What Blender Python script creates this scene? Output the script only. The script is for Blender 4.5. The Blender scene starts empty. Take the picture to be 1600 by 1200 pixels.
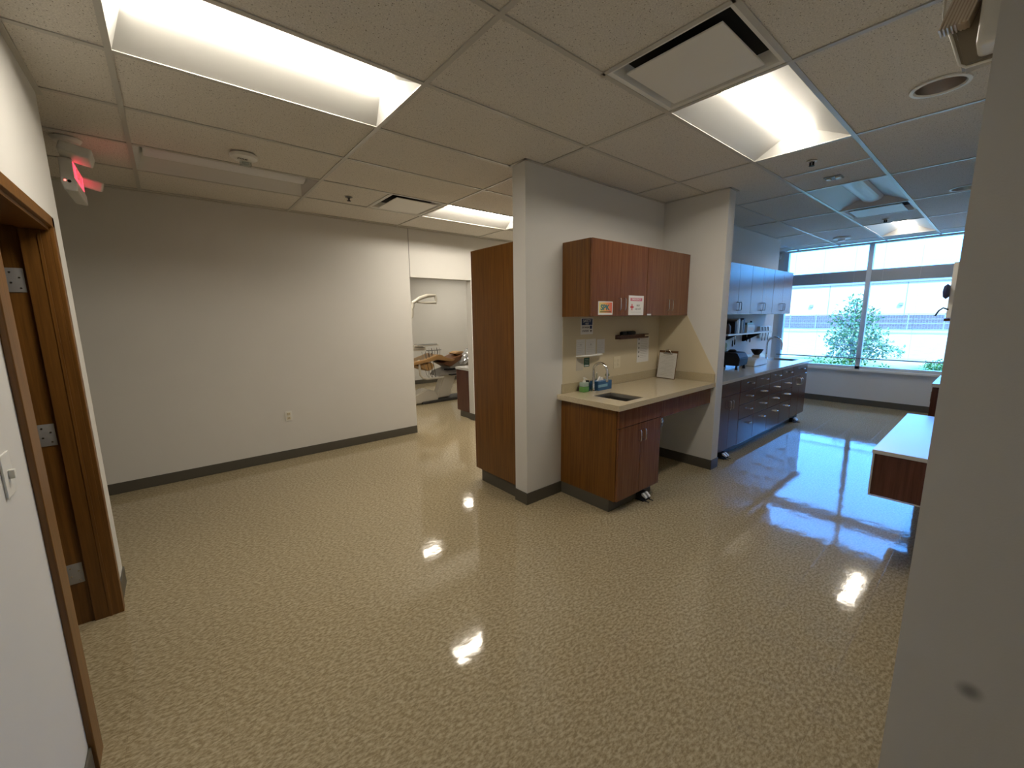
import bpy, bmesh, math, random
from mathutils import Vector, Matrix
random.seed(7)
SC = bpy.context.scene
COL = SC.collection
PI = math.pi

# ------------------------------------------------------------------ camera
H = 1.588
cd = bpy.data.cameras.new('camera'); cam = bpy.data.objects.new('camera', cd); COL.objects.link(cam)
cd.sensor_fit = 'HORIZONTAL'; cd.sensor_width = 36.0
cd.lens = 635.789 / 1600 * 36.0
cd.clip_start = 0.02; cd.clip_end = 500
R = Matrix(((0.76817475, 0.11299603, -0.63019002),
            (-0.64012698, 0.11703814, -0.75930199),
            (-0.01204184, 0.98667825, 0.16223755)))
cam.matrix_world = Matrix.Translation((0, 0, H)) @ R.to_4x4()
SC.camera = cam
# ------------------------------------------------------------------ view / world / sun
SC.view_settings.view_transform = 'Standard'
SC.view_settings.look = 'None'
SC.view_settings.gamma = 1.0
SC.view_settings.use_curve_mapping = False
SC.view_settings.exposure = 0.0
try:
    SC.cycles.max_bounces = 8; SC.cycles.diffuse_bounces = 5; SC.cycles.glossy_bounces = 4
    SC.cycles.transparent_max_bounces = 12; SC.cycles.sample_clamp_indirect = 6
except Exception: pass
LAMP = 42.0
SKY = 1.55
SUN = 6.0
w = bpy.data.worlds.new('world'); SC.world = w; w.use_nodes = True
bg = w.node_tree.nodes['Background']; bg.inputs[1].default_value = SKY
wt_ = w.node_tree; tc_ = wt_.nodes.new('ShaderNodeTexCoord'); sx_ = wt_.nodes.new('ShaderNodeSeparateXYZ'); rp_ = wt_.nodes.new('ShaderNodeValToRGB')
wt_.links.new(tc_.outputs['Generated'], sx_.inputs[0]); wt_.links.new(sx_.outputs[2], rp_.inputs[0]); wt_.links.new(rp_.outputs[0], bg.inputs[0])
els = rp_.color_ramp.elements; els[0].position = 0.0; els[0].color = (0.62, 1.5, 2.6, 1); els[1].position = 0.10; els[1].color = (0.8, 2.9, 6.8, 1)
for p_, c_ in ((0.24, (0.7, 2.7, 7.5, 1)), (0.40, (0.8, 3.0, 8.5, 1)), (0.6, (1.5, 5.0, 13.5, 1)), (1.0, (1.5, 5.0, 13.5, 1))):
    e_ = els.new(p_); e_.color = c_
sd = bpy.data.lights.new('sun', 'SUN'); sun = bpy.data.objects.new('sun', sd); COL.objects.link(sun)
sd.energy = SUN; sd.color = (1.0, 0.95, 0.85); sd.angle = math.radians(0.6)
sun.rotation_euler = Vector((0.62, 0.38, -0.72)).to_track_quat('-Z', 'Y').to_euler()

# ------------------------------------------------------------------ materials
def M(name, col, rough=0.5, metal=0.0, spec=0.5, emit=None, estr=0.0, coat=0.0):
    m = bpy.data.materials.new(name); m.use_nodes = True
    b = m.node_tree.nodes['Principled BSDF']
    b.inputs['Base Color'].default_value = (*col, 1)
    b.inputs['Roughness'].default_value = rough
    b.inputs['Metallic'].default_value = metal
    b.inputs['Specular IOR Level'].default_value = spec
    b.inputs['Coat Weight'].default_value = coat
    if emit:
        b.inputs['Emission Color'].default_value = (*emit, 1); b.inputs['Emission Strength'].default_value = estr
    return m
def nd(m, t, **k):
    n = m.node_tree.nodes.new(t)
    for a, v in k.items(): setattr(n, a, v)
    return n
def lk(m, a, b): m.node_tree.links.new(a, b)
def coords(m, scale=(1, 1, 1), rot=(0, 0, 0)):
    g = nd(m, 'ShaderNodeNewGeometry'); mp = nd(m, 'ShaderNodeMapping')
    mp.inputs['Scale'].default_value = scale; mp.inputs['Rotation'].default_value = rot
    lk(m, g.outputs['Position'], mp.inputs['Vector']); return mp.outputs['Vector']
def noise(m, vec, scale, detail=3, rough=0.55):
    n = nd(m, 'ShaderNodeTexNoise'); n.inputs['Scale'].default_value = scale
    n.inputs['Detail'].default_value = detail; n.inputs['Roughness'].default_value = rough
    lk(m, vec, n.inputs['Vector']); return n.outputs['Fac']
def ramp(m, fac, stops):
    r = nd(m, 'ShaderNodeValToRGB'); lk(m, fac, r.inputs['Fac'])
    e = r.color_ramp.elements
    while len(e) < len(stops): e.new(0.5)
    for el, (p, c) in zip(e, stops): el.position = p; el.color = (*c, 1)
    return r.outputs['Color']
def mix(m, fac, a, b, mode='MIX'):
    x = nd(m, 'ShaderNodeMix', data_type='RGBA', blend_type=mode)
    if isinstance(fac, float): x.inputs[0].default_value = fac
    else: lk(m, fac, x.inputs[0])
    for s, v in ((x.inputs[6], a), (x.inputs[7], b)):
        if isinstance(v, tuple): s.default_value = (*v, 1)
        else: lk(m, v, s)
    return x.outputs[2]
def bump(m, h, strength, dist=0.01):
    b = nd(m, 'ShaderNodeBump'); b.inputs['Strength'].default_value = strength; b.inputs['Distance'].default_value = dist
    lk(m, h, b.inputs['Height']); return b.outputs['Normal']
def bs(m): return m.node_tree.nodes['Principled BSDF']

def paint(name, col, smudge=None):
    m = M(name, col, 0.72, spec=0.3)
    v = coords(m); c = mix(m, noise(m, v, 3, 2), tuple(x * .97 for x in col), tuple(min(1, x * 1.03) for x in col))
    if smudge:
        d = nd(m, 'ShaderNodeVectorMath', operation='DISTANCE'); lk(m, v, d.inputs[0]); d.inputs[1].default_value = smudge
        r = ramp(m, d.outputs['Value'], [(0.006, (0.45,) * 3), (0.022, (1, 1, 1))])
        c = mix(m, 1.0, c, r, 'MULTIPLY')
    lk(m, c, bs(m).inputs['Base Color'])
    lk(m, bump(m, noise(m, v, 240, 2), 0.12, 0.002), bs(m).inputs['Normal'])
    return m
WALL = paint('wall_paint', (0.66, 0.655, 0.63))
WALL_S = paint('wall_paint_scuffed', (0.66, 0.655, 0.63), (1.15, -0.04, 0.836))
WALL_IN = paint('splash_panel_cream', (0.60, 0.53, 0.38))
BASE = M('vinyl_base', (0.085, 0.078, 0.062), 0.45)
WHITE = M('white_enamel', (0.78, 0.78, 0.75), 0.4)
REFL = M('reflector_enamel', (0.60, 0.60, 0.58), 0.4)
GRID = M('grid_white', (0.50, 0.49, 0.45), 0.3)
PLASTIC = M('white_plastic', (0.74, 0.74, 0.70), 0.35)
IVORY = M('ivory_plastic', (0.68, 0.62, 0.46), 0.4)
BLACK = M('black_plastic', (0.010, 0.010, 0.011), 0.6, spec=0.3)
DARK = M('dark_void', (0.01, 0.01, 0.01), 0.8)
GREY = M('grey_plastic', (0.25, 0.25, 0.24), 0.5)
STEEL = M('brushed_steel', (0.55, 0.54, 0.52), 0.28, 1.0)
CHROME = M('chrome', (0.75, 0.75, 0.75), 0.12, 1.0)
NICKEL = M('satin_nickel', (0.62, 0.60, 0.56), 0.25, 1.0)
PAPER = M('paper', (0.72, 0.72, 0.71), 0.7)
RED = M('sign_red', (0.55, 0.03, 0.05), 0.5)
NAVY = M('sign_navy', (0.01, 0.03, 0.12), 0.5)
GREEN = M('label_green', (0.01, 0.09, 0.06), 0.5)
INK = M('ink', (0.03, 0.03, 0.035), 0.6)
FRAME = M('window_aluminium', (0.62, 0.68, 0.72), 0.35, 0.0)
SLAT = M('blind_slat', (0.72, 0.74, 0.74), 0.5)

def wood(name, a, b, rough=0.33, sc=(70, 70, 2.2), coat=0.0):
    m = M(name, a, rough, coat=coat)
    v = coords(m, sc); f = noise(m, v, 1.0, 4, 0.6)
    v2 = coords(m, (260, 260, 8)); f2 = noise(m, v2, 1.0, 2)
    c = ramp(m, f, [(0.30, a), (0.70, b)])
    c = mix(m, f2, c, mix(m, 0.35, c, (0.02, 0.008, 0.004)))
    lk(m, c, bs(m).inputs['Base Color'])
    bs(m).inputs['Coat Roughness'].default_value = 0.25
    return m
CHERRY = wood('cherry_laminate', (0.115, 0.040, 0.004), (0.235, 0.095, 0.012))
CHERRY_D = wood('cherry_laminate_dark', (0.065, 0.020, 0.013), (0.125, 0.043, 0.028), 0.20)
CHERRY_L = wood('cherry_front', (0.14, 0.048, 0.018), (0.25, 0.102, 0.040), 0.25)
OAK = wood('stained_door_wood', (0.13, 0.055, 0.010), (0.26, 0.115, 0.024), 0.35)

def floor_mat():
    m = M('vct_floor', (0.3, 0.25, 0.15), 0.12)
    v = coords(m, (1.0, 1.9, 1), (0, 0, 0.5))
    f = noise(m, v, 46, 4, 0.62)
    c = ramp(m, f, [(0.36, (0.26, 0.21, 0.125)), (0.50, (0.365, 0.305, 0.195)), (0.64, (0.49, 0.42, 0.29))])
    big = noise(m, coords(m), 0.8, 2)
    c = mix(m, big, c, mix(m, 1.0, c, (0.86, 0.84, 0.80), 'MULTIPLY'))
    br = nd(m, 'ShaderNodeTexBrick'); br.offset = 0; br.squash = 1
    br.inputs['Scale'].default_value = 1.0; br.inputs['Brick Width'].default_value = 0.305; br.inputs['Row Height'].default_value = 0.305
    br.inputs['Mortar Size'].default_value = 0.0009; br.inputs['Mortar Smooth'].default_value = 0.2
    lk(m, coords(m), br.inputs['Vector'])
    c = mix(m, br.outputs['Fac'], c, mix(m, 0.28, c, (0.10, 0.08, 0.05)))
    lk(m, c, bs(m).inputs['Base Color'])
    r = nd(m, 'ShaderNodeMapRange'); r.inputs['To Min'].default_value = 0.03; r.inputs['To Max'].default_value = 0.09
    lk(m, noise(m, coords(m), 5, 3), r.inputs['Value']); lk(m, r.outputs['Result'], bs(m).inputs['Roughness'])
    h = nd(m, 'ShaderNodeMath', operation='ADD')
    h1 = nd(m, 'ShaderNodeMath', operation='MULTIPLY'); lk(m, noise(m, coords(m, (1, 1.6, 1), (0, 0, 0.6)), 9, 2, 0.4), h1.inputs[0]); h1.inputs[1].default_value = 1.0
    h2 = nd(m, 'ShaderNodeMath', operation='MULTIPLY'); lk(m, noise(m, coords(m, (1, 3, 1), (0, 0, 0.2)), 40, 2, 0.5), h2.inputs[0]); h2.inputs[1].default_value = 0.10
    lk(m, h1.outputs[0], h.inputs[0]); lk(m, h2.outputs[0], h.inputs[1])
    h3 = nd(m, 'ShaderNodeMath', operation='SUBTRACT'); lk(m, h.outputs[0], h3.inputs[0])
    h4 = nd(m, 'ShaderNodeMath', operation='MULTIPLY'); lk(m, br.outputs['Fac'], h4.inputs[0]); h4.inputs[1].default_value = 0.15
    lk(m, h4.outputs[0], h3.inputs[1])
    lk(m, bump(m, h3.outputs[0], 0.25, 0.0022), bs(m).inputs['Normal'])
    bs(m).inputs['IOR'].default_value = 1.5
    return m
FLOOR = floor_mat()
def tile_mat():
    m = M('ceiling_tile', (0.5, 0.5, 0.45), 0.9, spec=0.1)
    v = coords(m)
    vo = nd(m, 'ShaderNodeTexVoronoi'); vo.inputs['Scale'].default_value = 85; lk(m, v, vo.inputs['Vector'])
    spots = ramp(m, vo.outputs['Distance'], [(0.16, (0.30, 0.28, 0.25)), (0.24, (1, 1, 1))])
    sel = ramp(m, noise(m, v, 60, 1), [(0.44, (1, 1, 1)), (0.56, (0, 0, 0))])
    spots = mix(m, sel, spots, (1, 1, 1))
    fi = ramp(m, noise(m, v, 160, 3), [(0.35, (0.80,) * 3), (0.65, (1, 1, 1))])
    c = mix(m, 1.0, (0.76, 0.73, 0.67), spots, 'MULTIPLY'); c = mix(m, 1.0, c, fi, 'MULTIPLY')
    lk(m, c, bs(m).inputs['Base Color'])
    lk(m, bump(m, noise(m, v, 130, 3), 0.5, 0.004), bs(m).inputs['Normal'])
    return m
TILE = tile_mat()
def quartz(name, a, b, rough=0.12):
    m = M(name, a, rough); v = coords(m)
    lk(m, ramp(m, noise(m, v, 220, 3), [(0.35, a), (0.65, b)]), bs(m).inputs['Base Color']); return m
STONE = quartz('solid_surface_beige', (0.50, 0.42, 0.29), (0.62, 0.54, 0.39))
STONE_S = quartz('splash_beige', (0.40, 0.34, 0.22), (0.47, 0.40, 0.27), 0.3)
STONE_G = quartz('lab_counter_grey', (0.50, 0.50, 0.47), (0.58, 0.58, 0.55), 0.10)
WHITE_TOP = M('white_laminate_top', (0.50, 0.50, 0.49), 0.25)
LENS = {k: M('lamp_lens_lit', (0.9, 0.9, 0.85), 0.4, emit=(1.0, 0.90, 0.75), estr=LAMP * k) for k in (.55, .65, 1.0, 1.3)}
LAMP_OFF = M('lamp_lens_unlit', (0.72, 0.74, 0.76), 0.35)
EXITRED = M('exit_red_glow', (0.5, 0.02, 0.04), 0.4, emit=(1.0, 0.06, 0.10), estr=2.2)
LED = M('red_led', (0.5, 0.02, 0.02), 0.4, emit=(1.0, 0.15, 0.12), estr=5.0)
def glass(name, tint=(0.93, 0.97, 0.98), gl=0.08):
    m = bpy.data.materials.new(name); m.use_nodes = True; nt = m.node_tree
    nt.nodes.clear(); o = nt.nodes.new('ShaderNodeOutputMaterial')
    t = nt.nodes.new('ShaderNodeBsdfTransparent'); t.inputs[0].default_value = (*tint, 1)
    g = nt.nodes.new('ShaderNodeBsdfGlossy'); g.inputs['Roughness'].default_value = 0.02
    mx = nt.nodes.new('ShaderNodeMixShader'); fr = nt.nodes.new('ShaderNodeFresnel'); fr.inputs[0].default_value = 1.3
    nt.links.new(fr.outputs[0], mx.inputs[0]); nt.links.new(t.outputs[0], mx.inputs[1]); nt.links.new(g.outputs[0], mx.inputs[2])
    nt.links.new(mx.outputs[0], o.inputs[0]); return m
GLASS = glass('window_glass')
CLEAR = glass('clear_plastic', (0.85, 0.9, 0.9))

# ------------------------------------------------------------------ mesh helpers (world coordinates, shifted to the parent)
class MB:
    def __init__(s): s.bm = bmesh.new()
    def box(s, x0, x1, y0, y1, z0, z1, bev=0.0, rot=None, seg=2):
        t = bmesh.new(); bmesh.ops.create_cube(t, size=1)
        bmesh.ops.scale(t, verts=t.verts, vec=(x1 - x0, y1 - y0, z1 - z0))
        if bev > 0: bmesh.ops.bevel(t, geom=t.edges[:], offset=bev, segments=seg, affect='EDGES', profile=0.6)
        m = Matrix.Translation(((x0 + x1) / 2, (y0 + y1) / 2, (z0 + z1) / 2))
        if rot is not None: m = m @ rot
        bmesh.ops.transform(t, matrix=m, verts=t.verts); s._add(t); return s
    def _add(s, t):
        me = bpy.data.meshes.new('t'); t.to_mesh(me); t.free(); s.bm.from_mesh(me); bpy.data.meshes.remove(me)
    def quad(s, *p):
        s.bm.faces.new([s.bm.verts.new(q) for q in p]); return s
    def lathe(s, c, prof, n=24, axis='z'):
        rings = []
        for r, h in prof:
            ring = []
            for i in range(n):
                a = 2 * PI * i / n; x, y = r * math.cos(a), r * math.sin(a)
                p = {'z': (x, y, h), 'x': (h, x, y), 'y': (x, h, y)}[axis]
                ring.append(s.bm.verts.new((c[0] + p[0], c[1] + p[1], c[2] + p[2])))
            rings.append(ring)
        for a, b in zip(rings, rings[1:]):
            for i in range(n):
                s.bm.faces.new((a[i], a[(i + 1) % n], b[(i + 1) % n], b[i]))
        if prof[0][0] > 1e-4: s.bm.faces.new(rings[0][::-1])
        if prof[-1][0] > 1e-4: s.bm.faces.new(rings[-1])
        return s
    def tube(s, pts, r, n=10):
        pts = [Vector(p) for p in pts]; rr = r if isinstance(r, (list, tuple)) else [r] * len(pts)
        up = None; rings = []
        for i, p in enumerate(pts):
            d = (pts[min(i + 1, len(pts) - 1)] - pts[max(i - 1, 0)]).normalized()
            if up is None:
                up = Vector((0, 0, 1)) if abs(d.z) < .9 else Vector((1, 0, 0))
            u = (up - d * up.dot(d)).normalized(); up = u; v = d.cross(u)
            rings.append([s.bm.verts.new(p + (u * math.cos(2 * PI * k / n) + v * math.sin(2 * PI * k / n)) * rr[i]) for k in range(n)])
        for a, b in zip(rings, rings[1:]):
            for i in range(n): s.bm.faces.new((a[i], a[(i + 1) % n], b[(i + 1) % n], b[i]))
        s.bm.faces.new(rings[0][::-1]); s.bm.faces.new(rings[-1]); return s
    def prism(s, poly, axis, a0, a1, bev=0.0):
        """poly in the two other axes (order x,y,z without axis)"""
        def P(u, v, a): return {'x': (a, u, v), 'y': (u, a, v), 'z': (u, v, a)}[axis]
        t = bmesh.new()
        A = [t.verts.new(P(u, v, a0)) for u, v in poly]; B = [t.verts.new(P(u, v, a1)) for u, v in poly]
        t.faces.new(A); t.faces.new(B[::-1])
        for i in range(len(poly)):
            j = (i + 1) % len(poly); t.faces.new((A[i], B[i], B[j], A[j]))
        bmesh.ops.recalc_face_normals(t, faces=t.faces)
        if bev > 0: bmesh.ops.bevel(t, geom=t.edges[:], offset=bev, segments=2, affect='EDGES')
        s._add(t); return s
    def build(s, name, mat, parent=None, origin=None, smooth=False, recalc=True):
        if recalc: bmesh.ops.recalc_face_normals(s.bm, faces=s.bm.faces)
        o0 = Vector((0, 0, 0))
        if parent is not None: o0 = wloc(parent)
        elif origin is not None: o0 = Vector(origin)
        base = o0 if origin is None or parent is None else Vector(origin)
        bmesh.ops.translate(s.bm, verts=s.bm.verts, vec=-base)
        me = bpy.data.meshes.new(name); s.bm.to_mesh(me); s.bm.free()
        if smooth:
            for p in me.polygons: p.use_smooth = True
            try: me.set_sharp_from_angle(angle=math.radians(40))
            except Exception: pass
        me.materials.append(mat)
        ob = bpy.data.objects.new(name, me); COL.objects.link(ob)
        if parent is not None: ob.parent = parent; ob.location = base - wloc(parent)
        else: ob.location = o0
        return ob
def wloc(o):
    v = Vector(o.location)
    while o.parent is not None: o = o.parent; v = v + Vector(o.location)
    return v
def tag(o, label, cat, group=None, kind=None):
    o['label'] = label; o['category'] = cat
    if group: o['group'] = group
    if kind: o['kind'] = kind
    return o
def thing(name, label, cat, loc, group=None):
    o = bpy.data.objects.new(name, None); COL.objects.link(o); o.empty_display_size = 0.05; o.location = loc
    return tag(o, label, cat, group)
def struct(name, mb, mat, label=None, parent=None):
    o = mb.build(name, mat, parent)
    if parent is None: o['kind'] = 'structure'
    if label: o['label'] = label
    return o
def sroot(name, loc, label=None):
    o = bpy.data.objects.new(name, None); COL.objects.link(o); o.location = loc; o['kind'] = 'structure'
    if label: o['label'] = label
    return o
def dup(root, loc, label=None, group=None):
    r = root.copy(); COL.objects.link(r); r.location = loc
    if label: r['label'] = label
    if group: r['group'] = group
    for ch in list(root.children):
        c = ch.copy(); COL.objects.link(c); c.parent = r
        for g in list(ch.children):
            d = g.copy(); COL.objects.link(d); d.parent = c
    return r
def text(name, s, size, mat, parent, loc, rot, sx=1.0, bold=0.0, align='CENTER'):
    cu = bpy.data.curves.new(name, 'FONT'); cu.body = s; cu.size = size; cu.align_x = align; cu.align_y = 'CENTER'
    cu.extrude = 0.0003; cu.offset = bold
    t = bpy.data.objects.new(name, cu); COL.objects.link(t)
    bpy.context.view_layer.update()
    me = bpy.data.meshes.new_from_object(t.evaluated_get(bpy.context.evaluated_depsgraph_get()))
    bpy.data.objects.remove(t); me.materials.clear(); me.materials.append(mat); me.name = name
    ob = bpy.data.objects.new(name, me); COL.objects.link(ob)
    me.transform(rot.to_4x4() @ Matrix.Diagonal((sx, 1, 1, 1)))
    ob.parent = parent; ob.location = Vector(loc) - wloc(parent)
    return ob
FACE_NY = Matrix.Rotation(PI / 2, 3, 'X')            # lettering seen from -y
FACE_NX = Matrix.Rotation(-PI / 2, 3, 'Z') @ Matrix.Rotation(PI / 2, 3, 'X')   # seen from -x
FACE_PX = Matrix.Rotation(PI / 2, 3, 'Z') @ Matrix.Rotation(PI / 2, 3, 'X')
FACE_DN = Matrix.Rotation(PI, 3, 'X')

C = 2.743
# ================================================================== room shell
struct('floor', MB().box(-4.1, 9.24, -2.8, 9.15, -0.12, 0), FLOOR)
LW = MB()   # wall with the doorway
LW.box(-.56, -.39, -2.6, 1.975, 0, C + .03).box(-.56, -.39, 2.975, 3.29, 0, C + .03).box(-.56, -.39, 1.975, 2.975, 2.035, C + .03)
struct('wall_left', LW, WALL)
struct('wall_left_return', MB().box(-4.0, -.56, 3.17, 3.29, 0, C + .03), WALL)
struct('wall_left_end', MB().box(-4.1, -4.0, -2.7, 5.26, 0, C + .03), WALL)
struct('wall_back', MB().box(-4.0, 1.3, -2.75, -2.6, 0, C + .03), WALL)
FW = MB().box(-4.0, 2.515, 5.13, 5.26, 0, C + .03).box(3.49, 7.6, 5.13, 5.26, 0, C + .03).box(2.515, 3.49, 5.13, 5.26, 2.13, C + .03)
struct('wall_far', FW, WALL)
struct('wall_middle', MB().box(2.178, 7.45, 2.44, 2.59, 0, C + .03), WALL)
struct('wall_wing', MB().box(4.14, 4.28, 1.785, 2.44, 0, C + .03), WALL)
struct('wall_passage_end', MB().box(7.45, 7.6, 2.44, 5.13, 0, C + .03), WALL)
WY0, WY1, WZ0, WZ1 = 0.30, 2.83, 0.62, 2.745      # window opening
WW = MB().box(9.1, 9.25, -.12, WY0, 0, C + .03).box(9.1, 9.25, WY1, 5.26, 0, C + .03).box(9.1, 9.25, WY0, WY1, 0, WZ0)
struct('wall_window_side', WW, WALL)
struct('wall_right', MB().box(1.3, 9.1, -.12, 0.0, 0, C + .03), WALL)
struct('wall_right_end', MB().box(1.15, 1.3, -2.6, 0.069, 0, C + .03), WALL_S)
struct('wall_operatory_back', MB().box(1.4, 7.2, 9.0, 9.15, 0, C + .03), WALL)
struct('wall_operatory_left', MB().box(1.4, 1.52, 5.26, 9.0, 0, C + .03), WALL)
struct('wall_operatory_right', MB().box(7.05, 7.2, 5.26, 9.0, 0, C + .03), WALL)
struct('wall_niche_back', MB().box(7.6, 9.1, 3.9, 4.0, 0, C + .03), WALL)

bh, bt = 0.105, 0.008
def bb(n, *b): struct('baseboard_' + n, MB().box(*b, 0.001, bh, 0.003), BASE)
bb('far', -4.0, 2.515, 5.13 - bt, 5.13)
bb('far_right', 3.49, 7.45, 5.13 - bt, 5.13)
bb('jamb', 3.482, 3.49, 5.122, 5.26)
bb('middle_end', 2.178 - bt, 2.178, 2.44 - bt, 2.59)
bb('middle', 2.178 - bt, 2.59, 2.44 - bt, 2.44)
bb('alcove', 3.21, 4.132, 2.44 - bt, 2.44)
bb('wing', 4.14 - bt, 4.14, 1.785 - bt, 2.44)
bb('wing_end', 4.14 - bt, 4.285, 1.785 - bt, 1.785)
bb('window_side', 9.1 - bt, 9.1, 0.0, 3.9)
bb('lab_end', 7.45, 7.6, 2.432, 2.44)
bb('left_far', -.39, -.39 + bt, 3.005, 3.29)
bb('left_corner', -.56, -.39 + bt, 3.29, 3.298)
bb('left_near', -.39, -.39 + bt, -2.6, 1.898)
bb('right', 1.3, 5.4, 0.0, bt)
bb('right_end', 1.15 - bt, 1.15, -2.6, 0.069)
bb('operatory_back', 1.52, 7.05, 9.0 - bt, 9.0)
struct('trim_1', MB().box(2.519, 2.527, 5.1275, 5.13, 2.13, C), GREY, 'narrow control joint above the opening corner')

# ------------------------------------------------------------------ ceiling: tiles, grid, recessed fittings
XL = [-4.0, -3.75, -2.53, -1.30, -.07, 1.12, 2.36, 3.61, 4.855, 6.105, 7.35, 8.60, 9.1]
YL = [-2.6] + [.785 + .61 * k for k in range(-5, 14)] + [9.0]
holes = []      # (x0,x1,y0,y1)
LIGHTS = [(-.07, 1.12, 2.005, 2.615, 1.0, 'long lit ceiling light nearest the door, top left of the ceiling'),
          (2.36, 3.61, .785, 1.395, .65, 'lit ceiling light beside the large square air diffuser'),
          (4.855, 6.105, .785, 1.395, 0, 'unlit ceiling light with blue daylight on it, before the far diffuser'),
          (7.35, 8.60, .785, 1.395, .55, 'lit ceiling light closest to the window'),
          (2.36, 3.61, 3.835, 4.445, 1.3, 'lit ceiling light above the passage behind the tall cabinet'),
          (-.07, 1.12, 3.835, 4.445, 0, 'switched-off ceiling light near the far grey wall'),
          (4.855, 6.105, 3.835, 4.445, 1.3, 'added unseen ceiling light deep in the passage, hidden behind the tall cabinet'),  # unseen light, added to brighten the passage
          (2.36, 3.61, 6.275, 6.885, 1.0, 'lit ceiling light above the dental chair'),
          (4.855, 6.105, 7.495, 8.105, 1.0, 'lit ceiling light at the back of the treatment room')]
VENTS = [(1.755, 2.36, .785, 1.395, 'large square air diffuser panel beside the nearer lit light'),
         (6.105, 6.71, .785, 1.395, 'square air diffuser between unlit and far lit ceiling lights'),
         (1.74, 2.36, 3.835, 4.445, 'square air diffuser in the ceiling near the opening')]
CROSS = [(1.755, .785, 1.395), (4.225, .785, 1.395), (6.71, .785, 1.395), (1.74, 3.835, 4.445)]
holes = [l[:4] for l in LIGHTS] + [v[:4] for v in VENTS]
CANS = [(3.21, .362), (5.93, .385)]
TB = MB()
def holed(x0, x1, y0, y1, cx, cy, r, z):
    t = bmesh.new(); out = [t.verts.new(p) for p in ((x0, y0, z), (x1, y0, z), (x1, y1, z), (x0, y1, z))]
    inn = [t.verts.new((cx + r * math.cos(2 * PI * k / 32), cy + r * math.sin(2 * PI * k / 32), z)) for k in range(32)]
    es = [t.edges.new((out[k], out[(k + 1) % 4])) for k in range(4)] + [t.edges.new((inn[k], inn[(k + 1) % 32])) for k in range(32)]
    bmesh.ops.triangle_fill(t, edges=es, use_beauty=True); TB._add(t)
for i in range(len(XL) - 1):
    for j in range(len(YL) - 1):
        x0, x1, y0, y1 = XL[i], XL[i + 1], YL[j], YL[j + 1]
        hs = [h for h in holes if h[0] >= x0 - .02 and h[1] <= x1 + .02 and abs(h[2] - y0) < .05 and abs(h[3] - y1) < .05]
        cn = [c for c in CANS if x0 < c[0] < x1 and y0 < c[1] < y1]
        if cn: holed(x0, x1, y0, y1, cn[0][0], cn[0][1], .1, 2.749); continue
        if not hs: TB.quad((x0, y0, 2.749), (x0, y1, 2.749), (x1, y1, 2.749), (x1, y0, 2.749)); continue
        hx0, hx1 = hs[0][0], hs[0][1]
        for a, b in ((x0, hx0), (hx1, x1)):
            if b - a > .02: TB.quad((a, y0, 2.749), (a, y1, 2.749), (b, y1, 2.749), (b, y0, 2.749))
ce = TB.build('ceiling', TILE, recalc=False); ce['kind'] = 'structure'
struct('ceiling_sun_blocker', MB().box(-4.1, 9.6, -2.8, 9.2, 3.05, 3.25), GREY)  # unseen slab added above the ceiling to keep the sun out
TG = MB()
g = 0.0125
for x in XL[1:-1]: TG.box(x - g, x + g, -2.6, 9.0, 2.7425, 2.7485)
for y in YL[1:-1]: TG.box(-4.0, 9.1, y - g, y + g, 2.7430, 2.7482)
for x, y0, y1 in CROSS: TG.box(x - g, x + g, y0, y1, 2.7430, 2.7482)
struct('trim_2', TG, GRID, 'pale metal grid bars between the ceiling tiles')
# wall angle along the walls
WA = MB()
for b in ((-.39, -.368, -2.6, 3.29), (-4, 7.45, 5.108, 5.13), (2.158, 7.45, 2.418, 2.44), (2.158, 2.178, 2.418, 2.61), (4.12, 4.14, 1.765, 2.44), (4.12, 4.30, 1.765, 1.785),
          (4.28, 4.30, 1.765, 2.44), (2.158, 7.45, 2.59, 2.61), (9.078, 9.1, 2.83, 3.9), (1.3, 9.1, 0, .022), (-.56, -.368, 3.29, 3.31)):
    WA.box(*b, 2.741, 2.7478)
struct('trim_3', WA, GRID, 'pale metal angle where ceiling meets the walls')

def troffer(x0, x1, y0, y1, on, label):
    cx, cy = (x0 + x1) / 2, (y0 + y1) / 2; a = (x1 - x0) / 2 - .012; b = (y1 - y0) / 2 - .012
    t = thing('ceiling_light', label, 'ceiling light', (cx, cy, C), 'recessed ceiling lights')
    zt, lw, e = .085, .098, .05; bulge = .014 if on else .05
    p = MB(); X0, X1 = cx - a, cx + a; Z = C + .004
    I0, I1 = X0 + e, X1 - e
    for s in (-1, 1):
        MB().quad((X0, cy + s * b, Z), (X1, cy + s * b, Z), (I1, cy + s * lw, Z + zt), (I0, cy + s * lw, Z + zt)).build('reflector', REFL, t)
    for xo, xi in ((X0, I0), (X1, I1)):
        MB().quad((xo, cy - b, Z), (xo, cy + b, Z), (xi, cy + lw, Z + zt), (xi, cy - lw, Z + zt)).build('end_plate', REFL, t)
    l = MB(); n = 12; rows = []
    for k in range(n + 1):
        u = -1 + 2 * k / n; z = Z + zt - bulge * math.sqrt(max(0, 1 - u * u)) - .002
        rows.append((cy + u * (lw - .004), z))
    pts = [(y, z) for y, z in rows]
    for (ya, za), (yb, zb) in zip(pts, pts[1:]):
        l.quad((I0, ya, za), (I1, ya, za), (I1, yb, zb), (I0, yb, zb))
    for X in (I0, I1):
        l.bm.faces.new([l.bm.verts.new((X, y, z)) for y, z in pts])
    l.build('lens', LENS[on] if on else LAMP_OFF, t, smooth=True)
    MB().box(X0, X1, cy - b, cy + b, Z + zt + .01, Z + zt + .03).build('housing', WHITE, t)
    return t
for L in LIGHTS: troffer(*L)
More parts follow.
